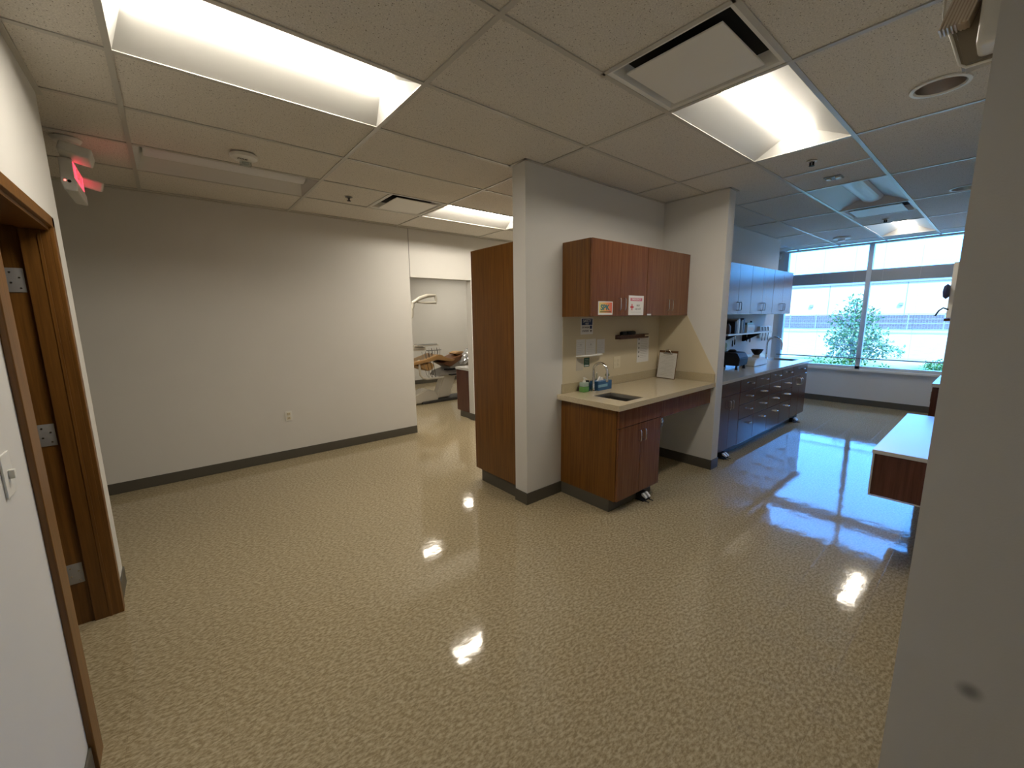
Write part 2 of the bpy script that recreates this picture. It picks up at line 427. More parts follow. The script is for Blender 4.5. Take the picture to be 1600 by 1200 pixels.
def vent(x0, x1, y0, y1, label):
    cx, cy = (x0 + x1) / 2, (y0 + y1) / 2; a = (x1 - x0) / 2 - .012; b = (y1 - y0) / 2 - .012
    t = thing('air_diffuser', label, 'air vent', (cx, cy, C), 'square ceiling air diffusers')
    f = MB(); Z = C + .003
    def ring(ax, ay, za, bx, by, zb):
        c1 = [(cx - ax, cy - ay, za), (cx + ax, cy - ay, za), (cx + ax, cy + ay, za), (cx - ax, cy + ay, za)]
        c2 = [(cx - bx, cy - by, zb), (cx + bx, cy - by, zb), (cx + bx, cy + by, zb), (cx - bx, cy + by, zb)]
        for i in range(4): f.quad(c1[i], c1[(i + 1) % 4], c2[(i + 1) % 4], c2[i])
    ring(a, b, Z, a - .02, b - .02, Z + .004); ring(a - .02, b - .02, Z + .004, a - .05, b - .05, Z + .06)
    f.build('frame', WHITE, t)
    MB().box(cx - a + .03, cx + a - .03, cy - b + .03, cy + b - .03, Z + .062, Z + .075).build('neck', DARK, t)
    MB().box(cx - .222, cx + .222, cy - .225, cy + .225, C - .004, C + .004, 0.002).build('plaque', WHITE, t)
    return t
for V in VENTS: vent(*V)

# ------------------------------------------------------------------ doorway on the left
d = sroot('door_1', (-.39, 2.5, 0), 'open doorway with stained wooden frame in the left wall')
fr = MB()
def frame_side(yi, s, cw):      # s=+1 far jamb (face looks -y), -1 near jamb
    def bx(x0, x1, a, b, z0, z1, bev=0): fr.box(x0, x1, *sorted((yi + s * a, yi + s * b)), z0, z1, bev)
    bx(-.39, -.372, .0, cw, 0, 2.085, .003)
    bx(-.487, -.388, .0, .0245, 0, 2.036, .002)
    bx(-.575, -.487, .015, .0245, 0, 2.036)
    bx(-.430, -.418, -.003, .001, 0, 2.03, .001)
    bx(-.578, -.56, .015, .07, 0, 2.085)
frame_side(2.95, 1, .05); frame_side(2.0, -1, .10)
fr.box(-.39, -.372, 1.90, 3.0, 2.036, 2.085, .003)
fr.box(-.487, -.388, 1.99, 2.96, 2.020, 2.036); fr.box(-.575, -.487, 1.99, 2.96, 2.03, 2.036)
fr.build('door_frame', OAK, d)
slab = MB().box(-1.45, -.583, 2.912, 2.955, 0.012, 2.02, .002).build('door_slab', CHERRY_D, d)
hd = MB().tube([(-1.38, 2.912, .98), (-1.38, 2.86, .98), (-1.27, 2.85, .98)], .011).build('door_lever', NICKEL, slab, smooth=True)
for z in (.29, 1.04, 1.785):
    hg = MB().box(-.556, -.496, 2.962, 2.9648, z - .055, z + .055, .001)
    for k in range(3): hg.lathe((-.562, 2.956, z - .055 + .037 * k), [(.0075, 0.001), (.0075, .036)], 12)
    hh = hg.build('hinge', M('hinge_plate', (.42, .42, .42), .4, .4), d, smooth=True)
    sc = MB()
    for (xx, zz) in ((-.540, .035), (-.512, .012), (-.540, -.012), (-.512, -.036)): sc.lathe((xx, 2.9620, z + zz), [(.004, -.0008), (.004, .001)], 8, 'y')
    sc.build('screw', NICKEL, hh)
# light switch on the near wall
sw = thing('light_switch', 'small white wall switch on the left wall before the doorway', 'light switch', (-.39, 1.70, 1.18))
MB().box(-.39, -.384, 1.662, 1.738, 1.12, 1.24, .003).build('cover_plate', PLASTIC, sw)
MB().box(-.384, -.372, 1.692, 1.708, 1.168, 1.192, .002).build('toggle', PLASTIC, sw)
# ------------------------------------------------------------------ wall outlet far wall
ol = thing('wall_outlet', 'white duplex outlet low on the far grey wall', 'outlet', (.93, 5.13, .50))
MB().box(.895, .965, 5.124, 5.13, .445, .56, .003).build('cover_plate', PLASTIC, ol)
for z in (.478, .527):
    r_ = MB().box(.912, .948, 5.121, 5.1245, z - .016, z + .016, .003).build('receptacle', IVORY, ol)
    MB().box(.921, .924, 5.1202, 5.1213, z - .006, z + .008).box(.935, .938, 5.1202, 5.1213, z - .006, z + .008).build('slot', BLACK, r_)

# ------------------------------------------------------------------ cabinets
def pull(parent, x, y, z, L=.096, horiz=False, mat=None, out=.03, r=.004):
    m = MB(); h = L / 2
    if horiz: P = [(x - h, y, z), (x - h, y - out * .8, z), (x - h + .01, y - out, z), (x + h - .01, y - out, z), (x + h, y - out * .8, z), (x + h, y, z)]
    else: P = [(x, y, z - h), (x, y - out * .8, z - h), (x, y - out, z - h + .01), (x, y - out, z + h - .01), (x, y - out * .8, z + h), (x, y, z + h)]
    return m.tube(P, r, 8).build('handle', mat or NICKEL, parent, smooth=True)
def wall_cab(x0, x1, label, group, front=CHERRY_L, body=CHERRY, hmat=None):
    yb, yf, z0, z1 = 2.44, 2.125, 1.585, 2.192
    t = thing('wall_cabinet', label, 'cabinet', (x0, yb, z0), group)
    m = MB().box(x0, x1, yf + .021, yb - .001, z0, z1)
    m.build('cabinet_body', body, t)
    xm = (x0 + x1) / 2
    for a, b, hx in ((x0 + .0015, xm - .0015, xm - .035), (xm + .0015, x1 - .0015, xm + .035)):
        dd = MB().box(a, b, yf, yf + .019, z0 + .002, z1 - .002, .0012).build('cabinet_door', front, t)
        pull(dd, hx, yf, 1.685, .098, mat=hmat)
    return t
wall_cab(2.592, 3.37, 'cherry wall cabinet over the sink with two stickers on it', 'alcove wall cabinets')
wall_cab(3.374, 4.136, 'cherry wall cabinet in the alcove corner without stickers', 'alcove wall cabinets')
# base cabinet with sink
def base_cab(x0, x1, label, cat_group, cols, yf=1.83, yb=2.438, toe=.105, front=CHERRY_L, body=CHERRY, ztop=.868, side_l=False, hollow=True):
    """cols: list of (xa, xb, [ (z0,z1,kind) ... ])"""
    t = thing('base_cabinet', label, 'cabinet', (x0, yb, 0), cat_group)
    bd = MB()
    bd.box(x0, x0 + .018, yf + .021, yb, toe, ztop).box(x1 - .018, x1, yf + .021, yb, toe, ztop)
    bd.box(x0 + .018, x1 - .018, yb - .012, yb, toe, ztop).box(x0 + .018, x1 - .018, yf + .021, yb - .012, toe, toe + .018)
    bd.box(x0 + .018, x1 - .018, yf + .021, yf + .04, ztop - .05, ztop)
    bd.build('cabinet_body', body, t)
    MB().box(x0 + (.001 if side_l else 0), x1, yf + .075, yf + .09, 0.001, toe).box(x0, x0 + .012, yf + .09, yb, .001, toe).box(x1 - .012, x1, yf + .09, yb, .001, toe).build('toe_kick', BASE, t)
    for xa, xb, z0, z1, kind in cols:
        nm = {'door': 'cabinet_door', 'drawer': 'drawer', 'panel': 'drawer_front'}[kind[0]]
        f = MB().box(xa + .0025, xb - .0025, yf, yf + .019, z0 + .003, z1 - .003, .0012).build(nm, front, t)
        if kind[1] == 'h': pull(f, (xa + xb) / 2 + .07, yf, z1 - .075, .064, True, r=.0065)
        if kind[1] == 'l': pull(f, xa + .035, yf, z1 - .10, .09, r=.005)
        if kind[1] == 'r': pull(f, xb - .035, yf, z1 - .10, .09, r=.005)
    if cols[0][4][0] == 'drawer' and len(cols) == 4: MB().box(x0, x1, yf - .001, yf + .02, toe - .004, toe + .001).build('edge_glint_strip', NICKEL, t)  # strip added to imitate the bright reflected line along the bottom edge
    return t
base_cab(2.59, 3.208, 'cherry base cabinet under the alcove sink', 'base cabinets',
         [(2.592, 3.206, .715, .868, ('panel', '')), (2.592, 2.90, .108, .715, ('door', 'r')), (2.90, 3.206, .108, .715, ('door', 'l'))])
ap = MB().box(3.21, 4.135, 1.832, 1.851, .705, .868, .001).build('apron_panel', CHERRY_L, origin=(3.21, 1.83, .705))
tag(ap, 'cherry apron panel under the counter above the open knee space', 'panel')
# key lock / leg hardware under the knee space edge
hk = thing('key_ring', 'chrome ring and tag hanging at the knee space edge under the counter', 'key ring', (3.236, 1.842, .704))
MB().tube([(3.236, 1.842, .7045), (3.236, 1.842, .69)], .004, 8).lathe((3.236, 1.836, .672), [(.016, -.003), (.020, 0), (.016, .003)], 16, 'y').build('hook_ring', CHROME, hk, smooth=True)
MB().box(3.226, 3.246, 1.834, 1.840, .625, .655, .002).build('tag_plate', NICKEL, hk)
MB().tube([(3.236, 1.838, .63), (3.232, 1.838, .57), (3.235, 1.838, .53)], .002, 6).build('strand', GREY, hk)

def counter(name, label, x0, x1, y0, y1, z0, z1, hole, mat):
    t = thing(name, label, 'countertop', (x0, y1, z0))
    hx0, hx1, hy0, hy1 = hole
    m = MB()
    m.box(x0, x1, y0, hy0, z0, z1).box(x0, x1, hy1, y1, z0, z1).box(x0, hx0, hy0, hy1, z0, z1).box(hx1, x1, hy0, hy1, z0, z1)
    m.build('counter_slab', mat, t); return t
def sink(label, hole, ztop, depth=.17):
    t = thing('sink', label, 'sink', ((hole[0] + hole[1]) / 2, (hole[2] + hole[3]) / 2, ztop - depth))
    x0, x1, y0, y1 = hole[0] + .001, hole[1] - .001, hole[2] + .001, hole[3] - .001; m = MB(); i = .02
    def R4(a, z): return [(x0 + a, y0 + a, z), (x1 - a, y0 + a, z), (x1 - a, y1 - a, z), (x0 + a, y1 - a, z)]
    rings = [R4(0, ztop - .004), R4(.006, ztop - .03), R4(.012, ztop - depth + .03), R4(.03, ztop - depth)]
    for A, B in zip(rings, rings[1:]):
        for k in range(4): m.quad(A[k], A[(k + 1) % 4], B[(k + 1) % 4], B[k])
    m.quad(*rings[-1]); m.build('basin', M('basin_steel', (.30, .29, .27), .3, 1.0), t)
    MB().lathe(((x0 + x1) / 2, (y0 + y1) / 2, ztop - depth + .001), [(.03, 0), (.028, .003), (.02, .001)], 20).build('drain', CHROME, t, smooth=True)
    return t
ct = counter('countertop', 'beige stone countertop in the alcove with cut-out sink', 2.535, 4.138, 1.79, 2.438, .872, .915, (2.72, 2.975, 1.86, 2.20), STONE)
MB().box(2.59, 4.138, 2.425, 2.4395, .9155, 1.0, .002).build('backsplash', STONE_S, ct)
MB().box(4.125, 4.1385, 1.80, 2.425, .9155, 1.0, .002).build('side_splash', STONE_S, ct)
sink('dark steel undermount sink in the alcove counter', (2.72, 2.975, 1.86, 2.20), .912)
# cream splash panels on the wall above the counter
struct('trim_4', MB().box(2.60, 4.138, 2.4365, 2.44, 1.0, 1.585), WALL_IN, 'cream splash panel behind the alcove counter')
struct('trim_5', MB().prism([(1.80, 1.0), (2.4365, 1.0), (2.4365, 1.585), (2.125, 1.585)], 'x', 4.1365, 4.14), WALL_IN, 'cream splash panel on the wing wall')

def gooseneck(label, x, y, z, top, reach, rad=.008, lever=True):
    t = thing('faucet', label, 'faucet', (x, y, z))
    MB().lathe((x, y, z), [(.024, 0), (.024, .006), (.014, .014), (.013, .06), (.010, .075)], 18).build('faucet_base', CHROME, t, smooth=True)
    P = [(x, y, z + .07), (x, y, top - reach / 2)]
    for k in range(1, 13):
        a = PI * k / 12; P.append((x, y - reach / 2 + math.cos(a) * reach / 2, top - reach / 2 + math.sin(a) * reach / 2))
    P.append((x, y - reach, top - reach / 2 - .05))
    MB().tube(P, rad, 12).build('spout', CHROME, t, smooth=True)
    MB().lathe((x, y - reach, top - reach / 2 - .085), [(.011, 0), (.012, .02), (.010, .04)], 14).build('aerator', CHROME, t, smooth=True)
    if lever: MB().tube([(x, y, z + .04), (x + .03, y, z + .045), (x + .06, y, z + .075)], [.008, .006, .004], 10).build('lever', CHROME, t, smooth=True)
    return t
fa = gooseneck('chrome gooseneck faucet on the alcove counter', 2.885, 2.325, .915, 1.178, .15, .0115, False)
gc = MB().lathe((2.915, 2.195, 1.075), [(.016, -.012), (.018, 0), (.014, .012)], 16, 'x').tube([(2.885, 2.175, 1.055), (2.915, 2.19, 1.07)], .007).build('eyewash_cap', M('eyewash_green', (.02, .10, .04), .4), fa, smooth=True)
gc['label'] = 'round green eyewash cap'
# soap, wipes tub, tissue box
sp = thing('soap_dispenser', 'clear bottle of green soap left of the faucet', 'soap bottle', (2.80, 2.36, .915))
SOAP = M('green_soap', (.12, .30, .08), .2); SOAPC = M('soap_plastic', (.35, .45, .40), .15)
MB().box(2.765, 2.835, 2.33, 2.39, .9155, .965, .008).build('soap_fill', SOAP, sp, smooth=True)
MB().box(2.766, 2.834, 2.331, 2.389, .9655, 1.005, .008).build('bottle', SOAPC, sp, smooth=True)
MB().lathe((2.80, 2.36, 1.004), [(.014, 0), (.014, .012), (.005, .014), (.005, .035), (.011, .036), (.011, .042)], 14).tube([(2.80, 2.36, 1.04), (2.80, 2.325, 1.036)], .004).build('pump', PLASTIC, sp, smooth=True)
wt = thing('bottle', 'dark teal bottle between soap and tissue box', 'bottle', (2.862, 2.375, .915))
MB().lathe((2.862, 2.375, .9155), [(.024, 0), (.026, .005), (.026, .07), (.015, .085)], 18).build('bottle_body', M('teal_bottle', (.01, .07, .09), .3), wt, smooth=True)
MB().lathe((2.862, 2.375, 1.0), [(.015, 0), (.015, .012)], 16).build('cap', BLACK, wt, smooth=True)
tb = thing('tissue_box', 'blue tissue box with white tissue right of the faucet', 'tissue box', (3.02, 2.34, .915))
MB().box(2.93, 3.125, 2.30, 2.40, .9155, .998, .003).build('carton', M('tissue_blue', (.03, .11, .25), .45), tb)
MB().box(2.925, 3.06, 2.2985, 2.30, .945, .97).build('printed_band', M('tissue_light', (.20, .40, .55), .5), tb)
MB().prism([(2.97, .998), (3.06, .998), (3.045, 1.025), (3.03, 1.012), (3.01, 1.035), (2.99, 1.01)], 'y', 2.345, 2.36).build('tissue', PAPER, tb)
hs = thing('sanitizer_bottle', 'pale clear bottle standing behind the tissue box', 'bottle', (3.05, 2.416, .915))
MB().lathe((3.045, 2.4155, 1.001), [(.006, -.085), (.007, 0), (.007, .02), (.0065, .05), (.003, .055)], 16).build('bottle_body', CLEAR, hs, smooth=True)
MB().lathe((3.045, 2.4155, 1.056), [(.004, 0), (.004, .012)], 12).build('cap', PLASTIC, hs)

# ------------------------------------------------------------------ signs and papers (alcove)
YP = 2.4365
def sheet(name, label, cat, x0, x1, z0, z1, y=YP, mat=PAPER, th=.0015, group=None):
    t = thing(name, label, cat, ((x0 + x1) / 2, y, z0), group)
    MB().box(x0, x1, y - th, y - .0002, z0, z1).build('sheet', mat, t); return t
s = sheet('safety_sign', 'white and navy SAFETY FIRST eye wash sign below the cabinet', 'sign', 2.83, 3.0, 1.425, 1.575, th=.002)
SIGN_BG = M('sign_pale', (.62, .66, .66), .5)
y = YP - .0022
MB().box(2.842, 2.990, y - .0006, y, 1.508, 1.566).build('header_panel', NAVY, s)
text('lettering', 'SAFETY', .036, PAPER, s, (2.916, y - .0008, 1.545), FACE_NY, .95, .0004)
text('lettering', 'FIRST', .020, PAPER, s, (2.916, y - .0008, 1.518), FACE_NY, 1, .0003)
text('lettering', 'EYE WASH', .022, INK, s, (2.895, y - .0006, 1.487), FACE_NY, .95, .0004)
text('lettering', 'STATION', .022, INK, s, (2.895, y - .0006, 1.455), FACE_NY, .95, .0004)
MB().box(2.955, 2.985, y - .0006, y, 1.474, 1.502).build('eye_symbol', NAVY, s)
MB().prism([(2.958, 1.462), (2.984, 1.462), (2.971, 1.440)], 'y', y - .0006, y).build('arrow', INK, s)

CO = M('sticker_orange', (.75, .30, .12), .5)
def sticker_mat():
    m = M('sticker_gradient_print', (.8, .5, .2), .5); g_ = nd(m, 'ShaderNodeTexCoord'); sp_ = nd(m, 'ShaderNodeSeparateXYZ')
    lk(m, g_.outputs['Generated'], sp_.inputs[0]); lk(m, ramp(m, sp_.outputs[0], [(0.1, (.75, .62, .22)), (.5, (.80, .38, .12)), (.9, (.70, .16, .10))]), bs(m).inputs['Base Color']); return m
s = sheet('door_sign', 'orange and yellow SPK sticker on the left cabinet door', 'sign', 2.678, 2.868, 1.597, 1.706, y=2.125)
y = 2.125 - .0017
MB().box(2.688, 2.858, y - .0005, y, 1.613, 1.698).build('printed_panel', sticker_mat(), s)
text('lettering', 'SPK', .062, M('print_teal', (.01, .17, .20), .5), s, (2.765, y - .0008, 1.655), FACE_NY, 1.15, .002)
MB().box(2.70, 2.848, y - .0012, y - .0004, 1.618, 1.625).build('print_line', M('print_dark', (.04, .06, .03), .5), s)
s = sheet('door_sign', 'white EMERGENCY first aid sheet with red cross on cabinet door', 'sign', 3.095, 3.325, 1.592, 1.762, y=2.125)
MB().box(3.12, 3.30, y - .0005, y, 1.715, 1.742).build('header_bar', M('print_crimson', (.55, .12, .2), .5), s)
text('lettering', 'EMERGENCY', .022, PAPER, s, (3.21, y - .0008, 1.729), FACE_NY, 1.1, .0003)
MB().box(3.14, 3.152, y - .0005, y, 1.635, 1.69).box(3.122, 3.17, y - .0006, y, 1.655, 1.670).build('red_cross', RED, s)
text('lettering', 'FIRST', .022, GREY, s, (3.24, y - .0006, 1.675), FACE_NY, 1.0, .0003)
text('lettering', 'AID KIT', .026, GREY, s, (3.238, y - .0006, 1.645), FACE_NY, 1.0, .0003)
MB().box(3.13, 3.29, y - .0004, y, 1.617, 1.619).build('print_line', GREY, s)
s = sheet('adhesive_label', 'tiny white label at the bottom between the cabinets', 'label', 3.39, 3.455, 1.588, 1.602, y=2.125)
G = 'papers on the splash wall'
for i, (a, b, z0, z1, lab) in enumerate(((2.775, 2.895, 1.24, 1.382, 'white notice sheet above the ledge, leftmost of three'),
                                         (2.905, 3.045, 1.24, 1.380, 'white notice sheet above the ledge, middle of three'),
                                         (3.065, 3.18, 1.238, 1.372, 'plain white sheet above the ledge, right of three'))):
    s = sheet('notice_sheet', lab, 'paper', a, b, z0, z1, group=G)
    m = MB(); yy = YP - .0016
    for k in range(6): m.box(a + .015, b - .02 - .01 * (k % 3), yy - .0003, yy, z1 - .03 - k * .017, z1 - .0285 - k * .017)
    if i < 2: m.box((a + b) / 2 - .008, (a + b) / 2 + .008, yy - .0004, yy, z1 - .055, z1 - .043)
    m.build('print', M('print_faint%d' % i, (.45, .46, .46), .6), s)
s = sheet('notice_sheet', 'faintly shaded rectangle below the ledge beside the green label', 'paper', 2.775, 2.872, 1.10, 1.205, group=G, mat=M('shaded_card', (.50, .46, .38), .6))  # sheet imitates a faintly shaded rectangle, shade put into its grey-tan colour
s = sheet('green_label', 'dark green label on the splash wall under the ledge', 'label', 2.882, 2.958, 1.126, 1.21, mat=GREEN)
m = MB()
for k in range(4): m.box(2.895, 2.945, YP - .0021, YP - .0016, 1.193 - k * .014, 1.195 - k * .014)
m.box(2.892, 2.948, YP - .0021, YP - .0016, 1.133, 1.141); m.build('print', PAPER, s)
lg = MB().prism([(2.77, 2.4365), (3.13, 2.4365), (3.11, 2.40), (3.02, 2.37), (2.88, 2.37), (2.80, 2.395)], 'z', 1.228, 1.238, .002).build('wall_ledge', WHITE, origin=(2.95, 2.43, 1.23))
tag(lg, 'thin white ledge mounted on the splash wall above the faucet', 'shelf')
ou = thing('wall_outlet', 'ivory outlet on the splash wall right of the faucet', 'outlet', (3.38, YP, 1.13))
MB().box(3.325, 3.436, YP - .005, YP, 1.073, 1.19, .002).build('cover_plate', IVORY, ou)
for zz in (1.11, 1.152):
    for xx in (3.355, 3.405):
        MB().box(xx - .014, xx + .014, YP - .0075, YP - .005, zz - .013, zz + .013, .002).build('receptacle', IVORY, ou)
sh = thing('wall_shelf', 'narrow dark wooden shelf on the splash wall', 'shelf', (3.59, YP, 1.365))
MB().box(3.345, 3.835, 2.375, YP, 1.392, 1.402, .001).box(3.345, 3.835, 2.418, YP, 1.36, 1.392).box(3.345, 3.835, 2.375, 2.385, 1.36, 1.375).build('board', CHERRY_D, sh)
for a, b, lab in ((3.40, 3.47, 'short black case on the dark shelf, left one'), (3.49, 3.62, 'long black case on the dark shelf, right one')):
    o = MB().box(a, b, 2.385, 2.425, 1.4025, 1.43, .006).box(a + .01, b - .01, 2.39, 2.42, 1.43, 1.434, .001).build('glasses_case', BLACK, origin=((a + b) / 2, 2.40, 1.4025), smooth=True)
    tag(o, lab, 'case', 'black cases on the dark shelf')
s = sheet('wall_chart', 'tall white chart with small symbols right of the outlet', 'poster', 3.725, 3.945, 1.10, 1.365)
m = MB()
for k in range(5): m.box(3.745, 3.768, YP - .0021, YP - .0016, 1.335 - k * .045, 1.352 - k * .045)
m.build('symbols', GREY, s)
m = MB()
for k in range(12): m.box(3.785, 3.92 - .01 * (k % 3), YP - .0021, YP - .0016, 1.348 - k * .018, 1.350 - k * .018)
m.build('print', GREY, s)
# clipboard leaning on the wing wall
cb = thing('clipboard', 'clipboard with a printed form leaning against the wing wall', 'clipboard', (4.05, 2.29, .9155))
def lean(mb, name, mat, parent):
    base = Vector((4.035, 2.280, .9165)); a = math.radians(8)
    Mx = Matrix.Translation(base) @ Matrix.Rotation(math.radians(-7), 4, 'Z') @ Matrix.Rotation(a, 4, 'Y')
    bmesh.ops.transform(mb.bm, matrix=Mx, verts=mb.bm.verts); return mb.build(name, mat, parent)
lean(MB().box(0, .003, -.115, .115, .001, .30, .001), 'board', M('hardboard', (.14, .07, .03), .5), cb)
lean(MB().box(-.0015, -.0004, -.108, .108, .006, .275), 'paper', PAPER, cb)
m = MB()
for k in range(14): m.box(-.0022, -.0016, -.09 + .012 * (k % 2), .085 - .02 * (k % 4), .035 + k * .016, .0365 + k * .016)
lean(m, 'print', GREY, cb)
lean(MB().box(-.010, -.001, -.055, .055, .262, .278, .002).tube([(-.008, -.04, .275), (-.014, -.02, .305), (-.012, 0, .312), (-.014, .02, .305), (-.008, .04, .275)], .004, 8), 'clip', NICKEL, cb)

# ------------------------------------------------------------------ foot pedals
def pedals(x, y, label):
    t = thing('foot_pedal', label, 'foot pedal', (x, y, 0), 'foot pedal valves')
    MB().box(x - .05, x + .05, y + .055, y + .10, .012, .065, .006).build('valve_body', BLACK, t)
    for s_ in (-1, 1):
        cx_ = x + s_ * .024
        MB().prism([(y + .055, .062), (y + .05, .042), (y + .01, .026), (y + .006, .038), (y + .04, .066)], 'x', cx_ - .013, cx_ + .013, .002).build('pedal', PLASTIC, t)
    MB().box(x - .055, x + .055, y + .02, y + .10, .001, .010, .003).box(x - .035, x - .025, y - .02, y + .02, .001, .006).box(x + .025, x + .035, y - .02, y + .02, .001, .006).build('base_plate', BLACK, t)
    return t
pedals(3.02, 1.80, 'pair of white foot pedals under the alcove sink cabinet')

# ------------------------------------------------------------------ tall cabinet behind the wall end
tc = thing('tall_cabinet', 'tall cherry cabinet standing behind the narrow wall end', 'cabinet', (2.19, 2.60, 0))
MB().box(2.19, 3.09, 2.6, 3.19, .12, 2.186, .004).build('cabinet_body', CHERRY, tc)
MB().box(2.205, 3.08, 2.6, 3.135, .001, .12).build('toe_kick', BASE, tc)
for a, b, hx in ((2.1905, 2.638, 2.60), (2.642, 3.0895, 2.68)):
    dd = MB().box(a, b, 3.191, 3.21, .122, 2.184, .002).build('cabinet_door', CHERRY_L, tc)
    MB().tube([(hx, 3.21, 1.0), (hx, 3.24, 1.01), (hx, 3.24, 1.10), (hx, 3.21, 1.11)], .004, 8).build('handle', NICKEL, dd, smooth=True)

# ------------------------------------------------------------------ lab run beyond the wing wall
GB = 'lab run base cabinets'
Zr = [.868, .715, .562, .394, .107]
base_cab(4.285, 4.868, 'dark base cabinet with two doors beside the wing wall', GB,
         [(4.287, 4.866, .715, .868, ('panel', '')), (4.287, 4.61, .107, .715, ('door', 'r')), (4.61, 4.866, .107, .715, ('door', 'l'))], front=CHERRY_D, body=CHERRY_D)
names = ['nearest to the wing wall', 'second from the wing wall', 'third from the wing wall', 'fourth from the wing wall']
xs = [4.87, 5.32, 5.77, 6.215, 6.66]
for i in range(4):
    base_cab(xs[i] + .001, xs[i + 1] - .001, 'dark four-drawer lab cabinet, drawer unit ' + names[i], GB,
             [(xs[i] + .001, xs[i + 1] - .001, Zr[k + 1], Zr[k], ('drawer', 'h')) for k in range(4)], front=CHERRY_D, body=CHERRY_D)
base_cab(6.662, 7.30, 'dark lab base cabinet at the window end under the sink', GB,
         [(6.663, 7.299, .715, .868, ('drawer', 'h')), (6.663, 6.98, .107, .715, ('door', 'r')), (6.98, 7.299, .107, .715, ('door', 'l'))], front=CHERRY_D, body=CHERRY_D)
HL = (6.92, 7.26, 1.93, 2.27)
lc = counter('countertop', 'long pale lab countertop running towards the window', 4.283, 7.36, 1.79, 2.438, .872, .905, HL, STONE_G)
MB().box(4.283, 7.36, 2.425, 2.4395, .9055, .99, .002).build('backsplash', STONE_G, lc)
sink('steel sink at the window end of the lab counter', HL, .902)
gooseneck('tall arched faucet at the lab counter near the window', 7.08, 2.33, .905, 1.235, .20, .014, False)
pedals(4.60, 1.80, 'pair of white foot pedals beside the wing wall')
pedals(6.98, 1.80, 'pair of white foot pedals at the window end')
BLK_H = M('dark_handle', (.03, .035, .04), .4)
UPL = M('lab_upper_laminate', (0.14, 0.048, 0.020), 0.24)
GU = 'lab wall cabinets'
ux = [4.99, 5.755, 6.52, 7.285]
for i, lab in enumerate(('lab wall cabinet closest to the wing wall', 'lab wall cabinet in the middle of the row', 'lab wall cabinet closest to the window')):
    wall_cab(ux[i] + .001, ux[i + 1] - .001, lab, GU, front=UPL, body=UPL, hmat=BLK_H)
# open shelf with things
sf = thing('wall_shelf', 'white open shelf above the lab counter', 'shelf', (5.9, 2.44, 1.30))
MB().box(5.25, 6.75, 2.16, 2.438, 1.325, 1.345, .002).build('board', WHITE_TOP, sf)
for x in (5.55, 6.40):
    MB().prism([(2.18, 1.324), (2.438, 1.324), (2.438, 1.20), (2.41, 1.20)], 'x', x - .008, x + .008).build('bracket', BLACK, sf)
GS = 'files on the lab shelf'
for i in range(6):
    x = 5.50 + i * .052; hgt = .155 + .018 * (i % 3)
    o = MB().box(x, x + .043, 2.19, 2.40, 1.3455, 1.3455 + hgt, .003).build('binder', [BLACK, GREY, PLASTIC, BLACK, GREY, NAVY][i], origin=(x + .02, 2.3, 1.3455))
    tag(o, ['black binder at the left end of the lab shelf row', 'grey binder second from left on the lab shelf', 'white binder on the lab shelf', 'black binder right of the white binder', 'grey binder second from right on the lab shelf', 'navy binder at the right end of the row'][i], 'binder', GS)
mc = thing('model_articulator', 'round dark brown jar left of the binders on the lab shelf', 'jar', (5.40, 2.27, 1.3455))
mc.name = 'jar'
MB().lathe((5.42, 2.27, 1.3455), [(.055, 0), (.062, .02), (.06, .09), (.04, .125)], 20).build('jar_body', M('brown_jar', (.05, .03, .025), .3), mc, smooth=True)
MB().lathe((5.42, 2.27, 1.4705), [(.04, 0), (.04, .015)], 16).build('lid', BLACK, mc, smooth=True)
bx = thing('storage_box', 'pale blue printed box on the lab shelf', 'box', (6.05, 2.28, 1.3455))
MB().box(5.92, 6.16, 2.20, 2.36, 1.3455, 1.445, .003).build('carton', M('pale_box', (.45, .60, .66), .4), bx)
MB().box(5.95, 6.13, 2.1985, 2.20, 1.37, 1.41).build('label_print', PAPER, bx)
MB().box(5.93, 6.15, 2.21, 2.35, 1.4455, 1.475, .002).build('lid', M('box_lid', (.10, .25, .28), .4), bx)
o = MB().lathe((6.25, 2.28, 1.3455), [(.03, 0), (.032, .01), (.03, .1), (.013, .13), (.013, .15)], 18).build('spray_bottle', BLACK, origin=(6.25, 2.28, 1.3455), smooth=True)
tag(o, 'dark bottle at the right of the printed box', 'bottle')
# rack of tools at end of shelf
rk = thing('tool_rack', 'white wall rack with hanging tools at the wall end', 'rack', (7.2, 2.44, 1.2))
MB().box(6.95, 7.44, 2.40, 2.438, 1.22, 1.40, .003).build('rack_board', WHITE_TOP, rk)
for x in (7.02, 7.14, 7.26): MB().tube([(x, 2.395, 1.39), (x, 2.385, 1.30), (x, 2.39, 1.18)], .006, 8).build('tool', GREY, rk)
GT = 'spatulas hanging below the lab shelf'
for i, (x, l_) in enumerate(((5.86, .17), (5.93, .15), (6.33, .12), (6.45, .14))):
    t = thing('spatula', ['long dark spatula hanging from the shelf, leftmost', 'second hanging spatula from the left', 'hanging spatula above the mixing bowl', 'rightmost hanging spatula, tilted'][i], 'spatula', (x, 2.35, 1.324), GT)
    MB().box(x - .004, x + .004, 2.346, 2.354, 1.324 - l_ * .5, 1.324, .001).build('blade', STEEL, t)
    MB().lathe((x, 2.35, 1.324 - l_), [(.005, 0), (.008, .02), (.006, l_ * .5)], 10).build('grip', BLACK, t, smooth=True)
